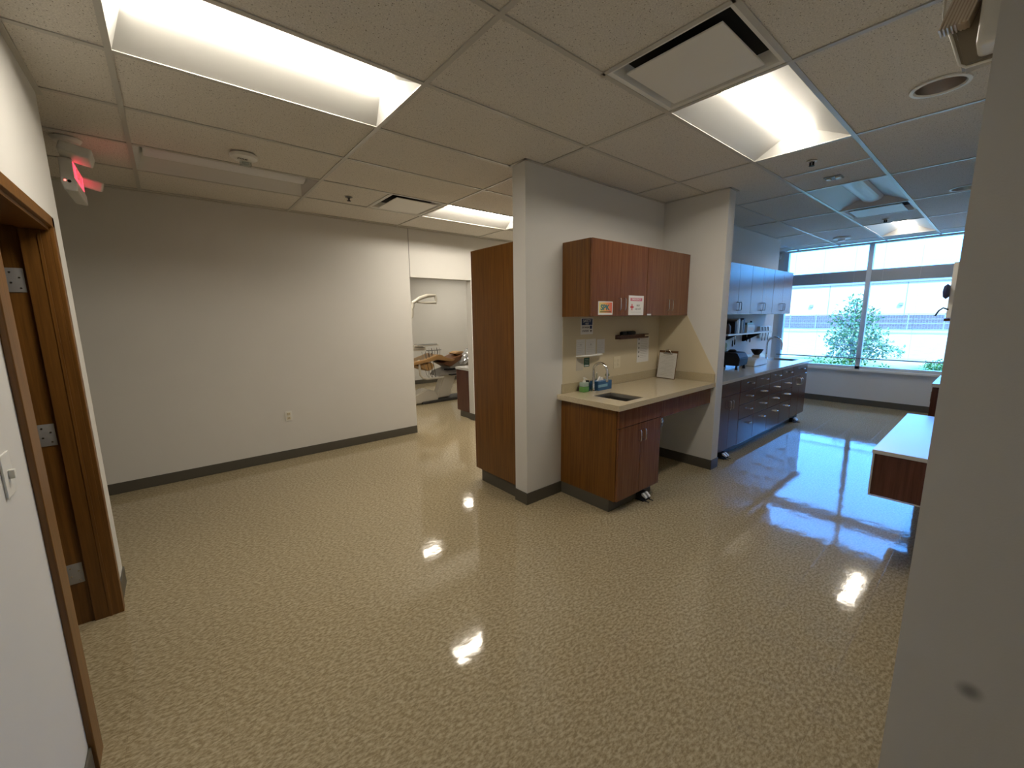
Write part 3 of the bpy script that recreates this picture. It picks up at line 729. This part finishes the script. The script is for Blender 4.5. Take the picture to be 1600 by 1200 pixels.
# poster under the shelf at left
po = thing('poster', 'cream poster with yellow flower picture under the lab shelf', 'poster', (5.75, 2.438, 1.02))
MB().box(5.30, 6.0, 2.436, 2.4385, 1.0, 1.27).build('sheet', M('cream_sheet', (.70, .72, .55), .6), po)
MB().lathe((5.86, 2.4355, 1.16), [(.045, -.001), (.045, .001)], 14, 'y').box(5.83, 5.90, 2.4345, 2.4355, 1.05, 1.12).build('printed_flower', M('print_yellow', (.35, .33, .08), .6), po)
# black machine
bmch = thing('model_trimmer', 'black bench machine on the lab counter beside the wing wall', 'bench machine', (5.45, 2.2, .9055))
m = MB().prism([(2.05, .955), (2.35, .955), (2.36, 1.06), (2.28, 1.12), (2.08, 1.115), (2.04, 1.05)], 'x', 5.33, 5.60, .008)
m.build('machine_body', BLACK, bmch)
for x, yy in ((5.35, 2.08), (5.58, 2.08), (5.35, 2.32), (5.58, 2.32)): MB().lathe((x, yy, .906), [(.018, 0), (.012, .05)], 12).build('foot', BLACK, bmch)
MB().lathe((5.45, 2.18, 1.118), [(.045, 0), (.05, .015), (.03, .03)], 18).build('knob', BLACK, bmch, smooth=True)
# vibrator with mixing bowl
vb = thing('lab_vibrator', 'white bench vibrator holding a black mixing bowl', 'bench machine', (6.0, 2.18, .9055))
MB().prism([(5.84, .91), (6.30, .91), (6.28, .965), (6.22, 1.0), (5.92, 1.0), (5.86, .98)], 'y', 2.05, 2.24, .006).build('machine_body', PLASTIC, vb)
MB().prism([(6.12, 1.0), (6.22, 1.0), (6.2, 1.035), (6.14, 1.035)], 'y', 2.10, 2.19, .003).build('platform', PLASTIC, vb)
for x in (5.87, 6.26):
    for yy in (2.07, 2.22): MB().lathe((x, yy, .9055), [(.012, 0), (.012, .006)], 10).build('foot', BLACK, vb)
bo = MB().lathe((6.165, 2.145, 1.036), [(.03, 0), (.055, .03), (.078, .075), (.074, .075), (.05, .032), (.001, .01)], 24).box(6.05, 6.10, 2.135, 2.155, 1.105, 1.112, .002).build('mixing_bowl', BLACK, origin=(6.165, 2.145, 1.036), smooth=True)
tag(bo, 'black rubber mixing bowl on the white bench vibrator', 'bowl')

# ------------------------------------------------------------------ right side: hanging desk, base cabinet, emergency light
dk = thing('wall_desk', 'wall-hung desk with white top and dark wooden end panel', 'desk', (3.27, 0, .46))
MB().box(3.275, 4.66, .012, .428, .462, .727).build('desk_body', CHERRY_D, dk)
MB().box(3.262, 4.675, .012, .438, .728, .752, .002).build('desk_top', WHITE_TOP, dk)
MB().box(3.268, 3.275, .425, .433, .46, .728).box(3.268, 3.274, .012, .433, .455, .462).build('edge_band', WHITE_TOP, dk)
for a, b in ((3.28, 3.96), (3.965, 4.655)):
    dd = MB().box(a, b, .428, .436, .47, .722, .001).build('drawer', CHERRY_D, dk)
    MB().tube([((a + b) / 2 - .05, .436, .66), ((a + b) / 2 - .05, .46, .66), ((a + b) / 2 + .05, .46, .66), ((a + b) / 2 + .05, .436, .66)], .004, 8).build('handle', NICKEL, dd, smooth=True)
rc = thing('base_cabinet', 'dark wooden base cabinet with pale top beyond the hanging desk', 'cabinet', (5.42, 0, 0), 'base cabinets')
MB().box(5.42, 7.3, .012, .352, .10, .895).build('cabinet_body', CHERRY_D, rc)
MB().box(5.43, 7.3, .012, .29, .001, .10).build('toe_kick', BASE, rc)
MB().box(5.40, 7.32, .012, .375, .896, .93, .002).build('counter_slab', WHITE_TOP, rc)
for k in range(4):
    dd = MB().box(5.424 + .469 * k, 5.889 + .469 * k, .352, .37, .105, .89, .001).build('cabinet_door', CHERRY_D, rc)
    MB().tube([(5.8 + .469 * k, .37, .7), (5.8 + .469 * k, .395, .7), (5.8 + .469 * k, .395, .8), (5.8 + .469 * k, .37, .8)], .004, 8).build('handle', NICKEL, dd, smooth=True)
# panel with headset on the right wall
wp = thing('wall_panel', 'white wall panel edge with dark headset hook beside the window view', 'panel', (3.4, 0, 1.55))
MB().box(3.38, 3.42, 0.001, .222, 1.553, 1.86, .004).build('panel_board', WHITE, wp)
MB().box(3.375, 3.425, .18, .228, 1.535, 1.552, .002).build('foot_edge', CHERRY_D, wp)
MB().tube([(3.36, .215, 1.60), (3.35, .235, 1.61), (3.345, .25, 1.595), (3.342, .262, 1.565)], .004, 8).build('hook', BLACK, wp, smooth=True)
hsn = MB().lathe((3.36, .232, 1.70), [(.001, -.014), (.03, -.012), (.042, 0), (.03, .012), (.001, .016)], 20, 'y').build('headset', M('navy_foam', (.02, .03, .10), .6), origin=(3.36, .232, 1.70), smooth=True)
tag(hsn, 'dark navy round earpiece hanging on the white wall panel', 'headset')

def emergency(name, label, ox, oy, oz):
    """combined exit sign and emergency lamps hung from the ceiling; long axis along y, lit face to +x"""
    t = thing(name, label, 'exit sign', (ox, oy, oz), 'exit signs with emergency lamps')
    L = .42
    MB().prism([(ox - .034, oz + .02), (ox - .024, oz - .015), (ox + .034, oz - .02), (ox + .034, oz + .045), (ox + .028, oz + .055), (ox + .028, oz + .17), (ox - .028, oz + .17)], 'y', oy, oy + L, .004).build('sign_housing', PLASTIC, t)
    MB().box(ox + .0283, ox + .0315, oy + .02, oy + L - .04, oz + .062, oz + .155, .001).build('sign_face', EXITRED, t)
    text('lettering', 'EXIT', .09, PAPER, t, (ox + .0325, oy + L / 2, oz + .108), FACE_PX, 1.2, .002)
    MB().lathe((ox + .004, oy - .0005, oz + .035), [(.009, -.001), (.009, .002)], 12, 'y').build('test_button', BLACK, t)
    MB().lathe((ox - .014, oy - .0005, oz + .038), [(.005, -.001), (.005, .002)], 10, 'y').build('indicator', LED, t)
    for yy, s_, zz in ((oy + .01, -1, oz + .20), (oy + L + .03, 1, oz + .14)):
        MB().box(ox - .02, ox + .125, yy - .06, yy + .06, zz - .032, zz + .032, .014, rot=Matrix.Rotation(math.radians(14 * s_), 4, 'X') @ Matrix.Rotation(math.radians(14), 4, 'Y'), seg=4).build('lamp_head', PLASTIC, t, smooth=True)
        MB().tube([(ox, yy + (.04 if s_ < 0 else -.05), oz + .15), (ox + .03, yy, zz)], .014, 10).build('swivel', PLASTIC, t, smooth=True)
    MB().lathe((ox, oy + L / 2, C - .022), [(.06, 0), (.075, .02), (.075, .0215)], 24).tube([(ox, oy + L / 2, oz + .16), (ox, oy + L / 2, C - .02)], .03, 14).build('ceiling_mount', PLASTIC, t, smooth=True)
    return t
emergency('exit_sign', 'white exit sign with lamp heads and red glow, upper left corner', -.374, 3.76, 2.405)
# right hand unit on the right wall
t = thing('exit_sign', 'white emergency lamp unit on the right wall, top right corner', 'exit sign', (2.1, 0.0, 2.38), 'exit signs with emergency lamps')
MB().box(1.99, 2.13, .001, .16, 2.39, 2.60, .02, seg=4).build('sign_housing', PLASTIC, t, smooth=True)
MB().prism([(.05, 2.44), (.10, 2.385), (.19, 2.372), (.218, 2.47), (.248, 2.56), (.20, 2.60), (.10, 2.60)], 'x', 2.09, 2.15, .008).build('lens_housing', M('grey_beige_plastic', (.30, .26, .20), .3), t, smooth=True)
MB().box(2.03, 2.085, .17, .235, 2.49, 2.60, .012, rot=Matrix.Rotation(.3, 4, 'X'), seg=3).build('lamp_head', M('lens_tan', (.50, .40, .30), .3), t, smooth=True)
rb = MB()
for k in range(8): rb.box(2.0295, 2.088, .169 + k * .0088, .1738 + k * .0088, 2.487, 2.602, rot=Matrix.Rotation(.3, 4, 'X'))
rb.build('lamp_ribs', M('lamp_rib', (.66, .58, .48), .3), t)
MB().tube([(2.085, .252, 2.60), (2.085, .250, 2.55), (2.085, .222, 2.47), (2.085, .196, 2.385), (2.085, .18, 2.372), (2.085, .10, 2.37)], .004, 8).build('rim', PLASTIC, t, smooth=True)
MB().box(2.05, 2.084, .10, .155, 2.395, 2.465, .003).build('lamp_window', M('lamp_blue_white', (.5, .55, .6), .3), t)

# ------------------------------------------------------------------ small ceiling things
fs = thing('fire_strobe', 'round white ceiling strobe marked FIRE', 'fire alarm', (.54, 3.60, C))
MB().lathe((.54, 3.60, C), [(.085, -.001), (.083, -.022), (.06, -.034), (.001, -.036)], 32).build('strobe_body', PLASTIC, fs, smooth=True)
MB().box(.515, .585, 3.605, 3.645, C - .062, C - .033, .008, seg=3).build('flash_lens', CLEAR, fs, smooth=True)
MB().box(.527, .573, 3.617, 3.633, C - .050, C - .036, .003).build('reflector', CHROME, fs)
tt = text('lettering', 'FIRE', .034, INK, fs, (.525, 3.565, C - .0372), Matrix.Rotation(math.radians(-0), 3, 'Z') @ FACE_DN @ Matrix.Rotation(0, 3, 'Z'), 1.0, .0006)
def sprinkler(x, y, label, ring):
    t = thing('sprinkler', label, 'sprinkler', (x, y, C), 'ceiling sprinklers')
    MB().lathe((x, y, C), [(.034, .0), (.034, -.004), (.018, -.006), (.018, .0)], 24).build('escutcheon', WHITE if ring else GREY, t, smooth=True)
    MB().tube([(x, y, C - .002), (x, y, C - .03)], .006, 8).build('stem', GREY, t)
    MB().lathe((x, y, C - .036), [(.002, 0), (.019, .001), (.019, .003), (.006, .005)], 16).box(x - .003, x + .003, y - .016, y + .016, C - .034, C - .006).build('deflector', BLACK, t)
    return t
sprinkler(3.94, 1.10, 'white-ringed sprinkler just beyond the nearer lit light', True)
sprinkler(1.46, 4.18, 'dark sprinkler beside the small diffuser near the far wall', False)
sprinkler(7.07, 1.12, 'sprinkler just before the lit light by the window', True)
sn = thing('ceiling_sensor', 'small dark rectangular fitting in the tile before the unlit light', 'sensor', (4.56, 1.10, C))
MB().box(4.50, 4.62, 1.04, 1.16, C - .002, C + .004, .001).build('recess', GREY, sn)
MB().box(4.53, 4.59, 1.05, 1.085, C - .012, C - .002, .003).box(4.535, 4.585, 1.12, 1.15, C - .012, C - .002, .003).build('terminal', PLASTIC, sn)
sm = thing('smoke_detector', 'round smoke detector on the ceiling near the window', 'smoke detector', (8.15, 1.78, C))
MB().lathe((8.15, 1.78, C), [(.11, -.001), (.108, -.022), (.05, -.030), (.045, -.055), (.001, -.058)], 28).build('detector_body', PLASTIC, sm, smooth=True)
def RING(x, y):
    m = MB(); P = [(.116, .004), (.116, -.004), (.100, -.006), (.094, .004)]; rings = []
    for r_, h in P: rings.append([m.bm.verts.new((x + r_ * math.cos(2 * PI * k / 36), y + r_ * math.sin(2 * PI * k / 36), C + h)) for k in range(36)])
    for a, b in zip(rings, rings[1:]):
        for k in range(36): m.bm.faces.new((a[k], a[(k + 1) % 36], b[(k + 1) % 36], b[k]))
    return m
def can(x, y, label):
    t = thing('recessed_downlight', label, 'downlight', (x, y, C), 'round recessed downlights')
    RING(x, y).build('trim_ring', WHITE, t, smooth=True)
    MB().lathe((x, y, C), [(.001, .19), (.07, .19), (.07, .175), (.001, .175)], 36).build('recess_plate', DARK, t)
    c = MB()
    P = [(.094, .002), (.090, .05), (.082, .11), (.068, .175)]
    rings = []
    for r_, h in P: rings.append([c.bm.verts.new((x + r_ * math.cos(2 * PI * k / 36), y + r_ * math.sin(2 * PI * k / 36), C + h)) for k in range(36)])
    for a, b in zip(rings, rings[1:]):
        for k in range(36): c.bm.faces.new((a[k], a[(k + 1) % 36], b[(k + 1) % 36], b[k]))
    c.build('reflector_cone', M('dark_chrome', (.75, .68, .62), .32, 1.0), t, smooth=True)
    return t
can(3.21, .362, 'large unlit round downlight near the top right corner')
can(5.93, .385, 'farther round downlight beside the dark wall edge')
wl = thing('emergency_lamp', 'small white lamp unit high beside the window', 'emergency lamp', (9.1, 2.93, 2.62))
MB().box(9.03, 9.099, 2.87, 3.0, 2.64, 2.71, .01).build('lamp_body', PLASTIC, wl)
MB().box(8.98, 9.04, 2.86, 2.92, 2.60, 2.66, .012, rot=Matrix.Rotation(.4, 4, 'Y')).build('lamp_head', PLASTIC, wl)

# ------------------------------------------------------------------ window with blinds
wn = sroot('window_1', (9.12, 1.56, WZ0), 'wide aluminium window at the end of the lab')
f = MB(); xa, xb = 9.10, 9.19
f.box(xa, xb, WY1 - .075, WY1, WZ0, WZ1).box(xa, xb, WY0, WY0 + .06, WZ0, WZ1)
f.box(xa, xb, WY0, WY1, WZ0, WZ0 + .055).box(xa, xb, WY0, WY1, WZ1 - .03, WZ1)
f.box(xa, xb, 1.535, 1.60, WZ0, WZ1)
f.build('window_frame', FRAME, wn)
MB().box(xa + .01, xb, WY0, WY1, 2.105, 2.30).build('transom_panel', M('transom_grey', (.34, .37, .40), .5), wn)
MB().box(9.06, 9.12, WY0 - .02, WY1 + .02, WZ0 - .03, WZ0 + .003, .003).build('window_sill', WHITE, wn)
for ya, yb in ((WY0 + .06, 1.535), (1.60, WY1 - .075)):
    for za, zb in ((WZ0 + .055, 2.105), (2.30, WZ1 - .03)):
        MB().box(9.15, 9.156, ya, yb, za, zb).build('window_pane', GLASS, wn)
GBl = 'mini blinds on the window'
def blind(ya, yb, label):
    t = thing('window_blind', label, 'blind', (9.06, (ya + yb) / 2, .80), GBl)
    s_ = MB(); z = .835; n = 0
    tl = math.radians(4); c_, n_ = math.cos(tl) * .008, math.sin(tl) * .008
    while z < 2.715:
        s_.quad((9.075 - c_, ya, z - n_), (9.075 + c_, ya, z + n_), (9.075 + c_, yb, z + n_), (9.075 - c_, yb, z - n_)); z += .0205
    so = s_.build('slats', SLAT, t, recalc=False); 
    MB().box(9.062, 9.088, ya, yb, .802, .820, .002).build('bottom_rail', GREY, t)
    MB().box(9.06, 9.092, ya, yb, 2.712, 2.738, .002).build('head_rail', SLAT, t)
    cd_ = MB()
    for yy in (ya + .18, (ya + yb) / 2, yb - .18): cd_.box(9.0855, 9.0865, yy - .0008, yy + .0008, .82, 2.715)
    cd_.build('ladder_cord', SLAT, t)
blind(1.575, WY1 - .02, 'white mini blind over the left half of the window')
blind(WY0 + .02, 1.565, 'white mini blind over the right half of the window')

# ------------------------------------------------------------------ treatment room behind the opening
CH = Vector((3.9, 6.95, 0))
dc = thing('dental_chair', 'dental chair with tan padding seen through the far opening', 'dental chair', CH)
TAN = M('tan_vinyl', (.42, .25, .10), .4); CREAM = M('cream_shell', (.60, .57, .50), .35); SHELL = M('grey_shell', (.38, .37, .35), .4)
MB().box(3.45, 4.45, 6.75, 7.15, .0, .05, .02).build('base_plate', M('dark_base', (.05, .05, .05), .5), dc)
MB().prism([(3.30, .02), (3.80, .02), (3.80, .10), (3.76, .19), (3.66, .25), (3.55, .27), (3.40, .22), (3.30, .18)], 'y', 6.78, 7.05, .02).build('pump_cover', CREAM, dc, smooth=True)
MB().prism([(3.80, .06), (4.10, .06), (4.27, .52), (4.0, .54)], 'y', 6.86, 7.05, .015).build('lift_column', CREAM, dc, smooth=True)
MB().prism([(3.80, .50), (4.36, .50), (4.55, .68), (4.50, .74), (3.88, .58)], 'y', 6.78, 7.12, .01).build('seat_frame', SHELL, dc)
MB().prism([(3.25, .80), (3.52, .835), (3.70, .885), (3.78, .915), (3.86, .905), (3.93, .86), (4.06, .815), (4.16, .80), (4.10, .765), (3.92, .79), (3.78, .82), (3.60, .79), (3.25, .745)], 'y', 6.70, 7.18, .012).build('seat', TAN, dc, smooth=True)
MB().prism([(3.40, .74), (3.62, .78), (3.70, .76), (3.72, .68), (3.66, .63), (3.56, .62), (3.44, .68)], 'y', 6.74, 7.12, .02).build('foot_rest', TAN, dc, smooth=True)
MB().prism([(3.90, .74), (4.05, .66), (4.12, .69), (4.50, .90), (4.46, .925), (4.22, .84), (4.05, .79)], 'y', 6.72, 7.16, .012).build('backrest', M('brown_vinyl', (.16, .07, .03), .4), dc, smooth=True)
MB().prism([(4.02, .66), (4.10, .62), (4.34, .66), (4.42, .80), (4.36, .83), (4.12, .70)], 'y', 6.76, 7.12, .01).build('back_shell', SHELL, dc)
MB().tube([(3.42, 6.78, .84), (3.42, 6.74, .56), (3.47, 6.74, .50), (3.56, 6.74, .475), (3.90, 6.74, .475)], .020, 12).build('armrest', CREAM, dc, smooth=True)
MB().box(3.95, 4.22, 6.70, 6.80, .60, .625, .005).box(4.02, 4.24, 6.66, 6.76, .50, .52, .005).build('foot_control', BLACK, dc)
hr = MB()
bmt = bmesh.new(); bmesh.ops.create_icosphere(bmt, subdivisions=4, radius=1)
for v in bmt.verts:
    n_ = v.co.normalized(); k = 1 + .10 * math.sin(9 * n_.x + 3 * n_.y) * math.sin(11 * n_.z) + random.uniform(-.05, .05)
    v.co = Vector((n_.x * .21 * k, n_.y * .15 * k, n_.z * .10 * k))
bmesh.ops.transform(bmt, matrix=Matrix.Translation((4.44, 6.76, .83)) @ Matrix.Rotation(math.radians(-46), 4, 'Y'), verts=bmt.verts); hr._add(bmt)
WRAP = M('plastic_wrap', (.55, .57, .60), .12, .35)
hr.build('headrest', WRAP, dc)['label'] = 'headrest wrapped in shiny clear plastic'
MB().prism([(4.20, .90), (4.30, .93), (4.42, .93), (4.40, .90), (4.25, .875)], 'y', 6.80, 7.05, .008).build('neck_pillow', TAN, dc, smooth=True)
dl = thing('delivery_unit', 'dental instrument tray unit above the chair foot end', 'dental unit', (3.40, 6.9, 0))
MB().box(3.38, 3.86, 6.80, 7.05, 1.075, 1.095, .004).box(3.30, 3.60, 6.82, 7.05, 1.0, 1.06, .01).build('tray', CREAM, dl)
MB().box(3.46, 3.84, 6.82, 7.02, 1.096, 1.112, .003).build('tray_liner', GREY, dl)
MB().tube([(3.30, 6.95, .05), (3.30, 6.95, 1.02)], .03, 12).build('post', CREAM, dl, smooth=True)
MB().box(3.60, 3.90, 6.78, 6.82, .985, 1.0, .003).build('instrument_bar', GREY, dl)
for k in range(5):
    x = 3.64 + k * .055
    MB().tube([(x, 6.79, 1.04), (x + .01, 6.78, .96), (x + .005, 6.80, .85)], [.004, .006, .003], 8).build('handpiece', BLACK if k % 2 else STEEL, dl, smooth=True)
for k in range(3):
    x = 3.50 + k * .07
    MB().tube([(x, 6.80, .98), (x, 6.74, .75), (x + .05, 6.74, .55), (x + .12, 6.78, .48), (x + .1, 6.8, .7), (x + .06, 6.8, .95)], .004, 8).build('hose', BLACK if k else GREY, dl, smooth=True)
dlm = thing('dental_light_arm', 'white jointed dental lamp arm on the left of the opening', 'lamp arm', (3.30, 6.95, 0))
MB().tube([(3.33, 7.02, 0.02), (3.33, 7.02, 1.55)], .028, 12).build('post', CREAM, dlm, smooth=True)
MB().tube([(3.42, 6.98, 1.60), (3.44, 6.98, 1.68), (3.43, 6.98, 1.76), (3.46, 6.98, 1.80), (3.46, 6.98, 1.87)], .03, 12).tube([(3.33, 7.02, 1.55), (3.42, 6.98, 1.60)], .022).build('joint', CREAM, dlm, smooth=True)
MB().tube([(3.45, 6.98, 1.86), (3.60, 6.98, 1.95), (3.75, 6.98, 2.0), (3.93, 6.98, 2.01)], [.028, .036, .038, .026], 12).build('upper_arm', CREAM, dlm, smooth=True)
MB().tube([(3.93, 6.98, 2.01), (3.945, 6.98, 1.94), (3.935, 6.98, 1.875), (3.70, 6.98, 1.87), (3.55, 6.98, 1.875)], [.026, .026, .026, .020, .012], 12).build('lower_arm', CREAM, dlm, smooth=True)
oc = thing('operatory_cabinet', 'cherry side cabinet with white top in the treatment room', 'cabinet', (3.50, 5.27, 0))
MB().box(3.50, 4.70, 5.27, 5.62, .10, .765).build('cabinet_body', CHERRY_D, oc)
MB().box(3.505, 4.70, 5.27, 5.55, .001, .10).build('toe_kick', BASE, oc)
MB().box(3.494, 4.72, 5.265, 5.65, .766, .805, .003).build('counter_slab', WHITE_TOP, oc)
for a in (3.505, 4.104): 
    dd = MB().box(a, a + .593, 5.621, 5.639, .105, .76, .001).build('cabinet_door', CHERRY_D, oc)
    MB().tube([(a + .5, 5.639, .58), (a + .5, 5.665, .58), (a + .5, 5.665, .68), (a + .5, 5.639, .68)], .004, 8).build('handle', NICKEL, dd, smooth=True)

# ------------------------------------------------------------------ outside
def ground_mat():
    m = M('yard_ground', (.3, .3, .2), .9); v = coords(m)
    g_ = nd(m, 'ShaderNodeSeparateXYZ'); lk(m, v, g_.inputs[0])
    mr = nd(m, 'ShaderNodeMapRange'); mr.inputs['From Min'].default_value = 9; mr.inputs['From Max'].default_value = 75; lk(m, g_.outputs[0], mr.inputs['Value'])
    wob = nd(m, 'ShaderNodeMath', operation='MULTIPLY_ADD'); lk(m, noise(m, v, .35, 4), wob.inputs[0]); wob.inputs[1].default_value = .16; 
    sub = nd(m, 'ShaderNodeMath', operation='SUBTRACT'); lk(m, mr.outputs[0], sub.inputs[0]); sub.inputs[1].default_value = .08; lk(m, sub.outputs[0], wob.inputs[2])
    grass, dry, pave = (.09, .16, .03), (.48, .30, .16), (.55, .56, .55)
    c = ramp(m, wob.outputs[0], [(0.0, (.16, .16, .10)), (.08, grass), (.14, grass), (.19, dry), (.55, dry), (.60, (.12, .15, .06)), (.66, dry), (.80, (.10, .13, .05))])
    c = mix(m, noise(m, v, 3.5, 5), c, mix(m, 1.0, c, (.55, .6, .5), 'MULTIPLY'))
    lk(m, c, bs(m).inputs['Base Color']); return m
gr = MB().box(9.25, 200, -120, 160, -.4, -.2).build('lawn', ground_mat()); gr['kind'] = 'structure'; gr['label'] = 'dry and green yard outside the window'
gr.name = 'ground'
bd = thing('building', 'long pale building across the yard', 'building', (62, 10, -.2))
BW = M('pale_panel', (.60, .47, .36), .8)
MB().box(62, 80, -60, 90, 1.30, 4.85).build('wall', BW, bd)
def brick():
    m = M('lower_brick', (.35, .32, .33), .8); b_ = nd(m, 'ShaderNodeTexBrick'); b_.inputs['Scale'].default_value = 1
    b_.inputs['Brick Width'].default_value = .6; b_.inputs['Row Height'].default_value = .22; b_.inputs['Mortar Size'].default_value = .02
    b_.inputs['Color1'].default_value = (.15, .10, .08, 1); b_.inputs['Color2'].default_value = (.12, .09, .08, 1); b_.inputs['Mortar'].default_value = (.2, .18, .16, 1)
    lk(m, coords(m, (1, 1, 1), (0, PI / 2, 0)), b_.inputs['Vector']); lk(m, b_.outputs['Color'], bs(m).inputs['Base Color']); return m
MB().box(62.05, 80, -60, 90, -.2, 1.30).build('lower_wall', brick(), bd)
MB().box(61.8, 80, -60, 90, 4.85, 5.1).build('parapet', M('parapet_grey', (.25, .25, .24), .7), bd)
j = MB()
for k in range(-8, 14): j.box(61.98, 62, 14.1 + k * 6.85 - .04, 14.1 + k * 6.85 + .04, 1.3, 4.85)
j.build('panel_joint', GREY, bd)
for yy in (15.8, 7.6, -.6, 24): MB().box(61.7, 62, yy - .18, yy + .18, 2.35, 2.65, .04).build('wall_lamp', GREY, bd)
fc = thing('fence', 'low wire fence in front of the long building', 'fence', (58, 8, -.2))
for k in range(12): MB().box(58, 58.08, -4 + k * 2.6, -3.92 + k * 2.6, -.2, 1.45).build('post', GREY, fc)
MB().box(58.0, 58.05, -4, 24.7, 1.38, 1.44).box(58.0, 58.05, -4, 24.7, .45, .49).build('rail', GREY, fc)

LEAF = M('leaf_green', (.09, .19, .04), .5); LEAF.use_backface_culling = False
BARK = M('bark', (.10, .07, .05), .9)
def foliage(mb, blobs, n, size):
    for _ in range(n):
        c, r = random.choices(blobs, weights=[b[1][0] * b[1][1] * b[1][2] for b in blobs])[0]
        while True:
            p = Vector((random.uniform(-1, 1), random.uniform(-1, 1), random.uniform(-1, 1)))
            if p.length <= 1: break
        p = p * (0.55 + .45 * random.random()) if p.length > .3 else p
        q = Vector((c[0] + p.x * r[0], c[1] + p.y * r[1], c[2] + p.z * r[2]))
        rot = Matrix.Rotation(random.uniform(0, 6.28), 3, 'Z') @ Matrix.Rotation(random.uniform(-1.2, 1.2), 3, 'X') @ Matrix.Rotation(random.uniform(-1, 1), 3, 'Y')
        s_ = size * random.uniform(.6, 1.3)
        V = [q + rot @ Vector(a) * s_ for a in ((0, 0, 0), (.28, .5, .06), (0, 1.1, 0), (-.28, .5, .06))]
        mb.bm.faces.new([mb.bm.verts.new(x) for x in V])
TX, TY = 14.2, 2.58
tr = thing('tree', 'young leafy tree just outside the window', 'tree', (TX, TY, -.2))
fb = MB()
blobs = [((TX, TY, 1.05), (.55, .62, .75)), ((TX, TY + .05, 1.75), (.35, .36, .42)), ((TX, TY - .35, .75), (.5, .55, .5)), ((TX, TY + .35, .85), (.45, .42, .5)),
         ((TX, TY - .75, .62), (.3, .4, .28)), ((TX, TY + .1, .35), (.5, .62, .35)), ((TX, TY - .2, 1.5), (.3, .42, .3)), ((TX, TY + .42, 1.45), (.28, .28, .3))]
foliage(fb, blobs, 3000, .085)
fb.build('foliage', LEAF, tr, recalc=False)
tk = MB().tube([(TX, TY, -.2), (TX + .02, TY + .02, .6), (TX, TY, 1.2), (TX, TY + .03, 1.9)], [.05, .04, .025, .01], 10)
for k in range(9):
    a = k * 2.4; z = .2 + .15 * k
    tk.tube([(TX, TY, z), (TX + .25 * math.cos(a), TY + .3 * math.sin(a), z + .3), (TX + .4 * math.cos(a), TY + .55 * math.sin(a), z + .45)], [.02, .013, .005], 6)
tk.build('trunk', BARK, tr, smooth=True)
for i, (sx, sy, sr, lab) in enumerate(((13.8, 3.30, .33, 'low shrub at the left foot of the tree'), (13.5, 1.9, .25, 'low shrub at the right foot of the tree'), (15.5, 1.0, .3, 'small bush right of the tree'),)):
    t = thing('shrub', lab, 'shrub', (sx, sy, -.2), 'shrubs under the tree')
    fb = MB(); foliage(fb, [((sx, sy, .02 + sr * .4), (sr, sr * 1.3, sr * .75))], 500, .07); fb.build('foliage', LEAF, t, recalc=False)
    tkk = MB()
    for k in range(5): tkk.tube([(sx, sy, -.2), (sx + .1 * math.cos(k * 1.3), sy + .15 * math.sin(k * 1.3), .15)], .008, 6)
    tkk.build('stem', BARK, t)
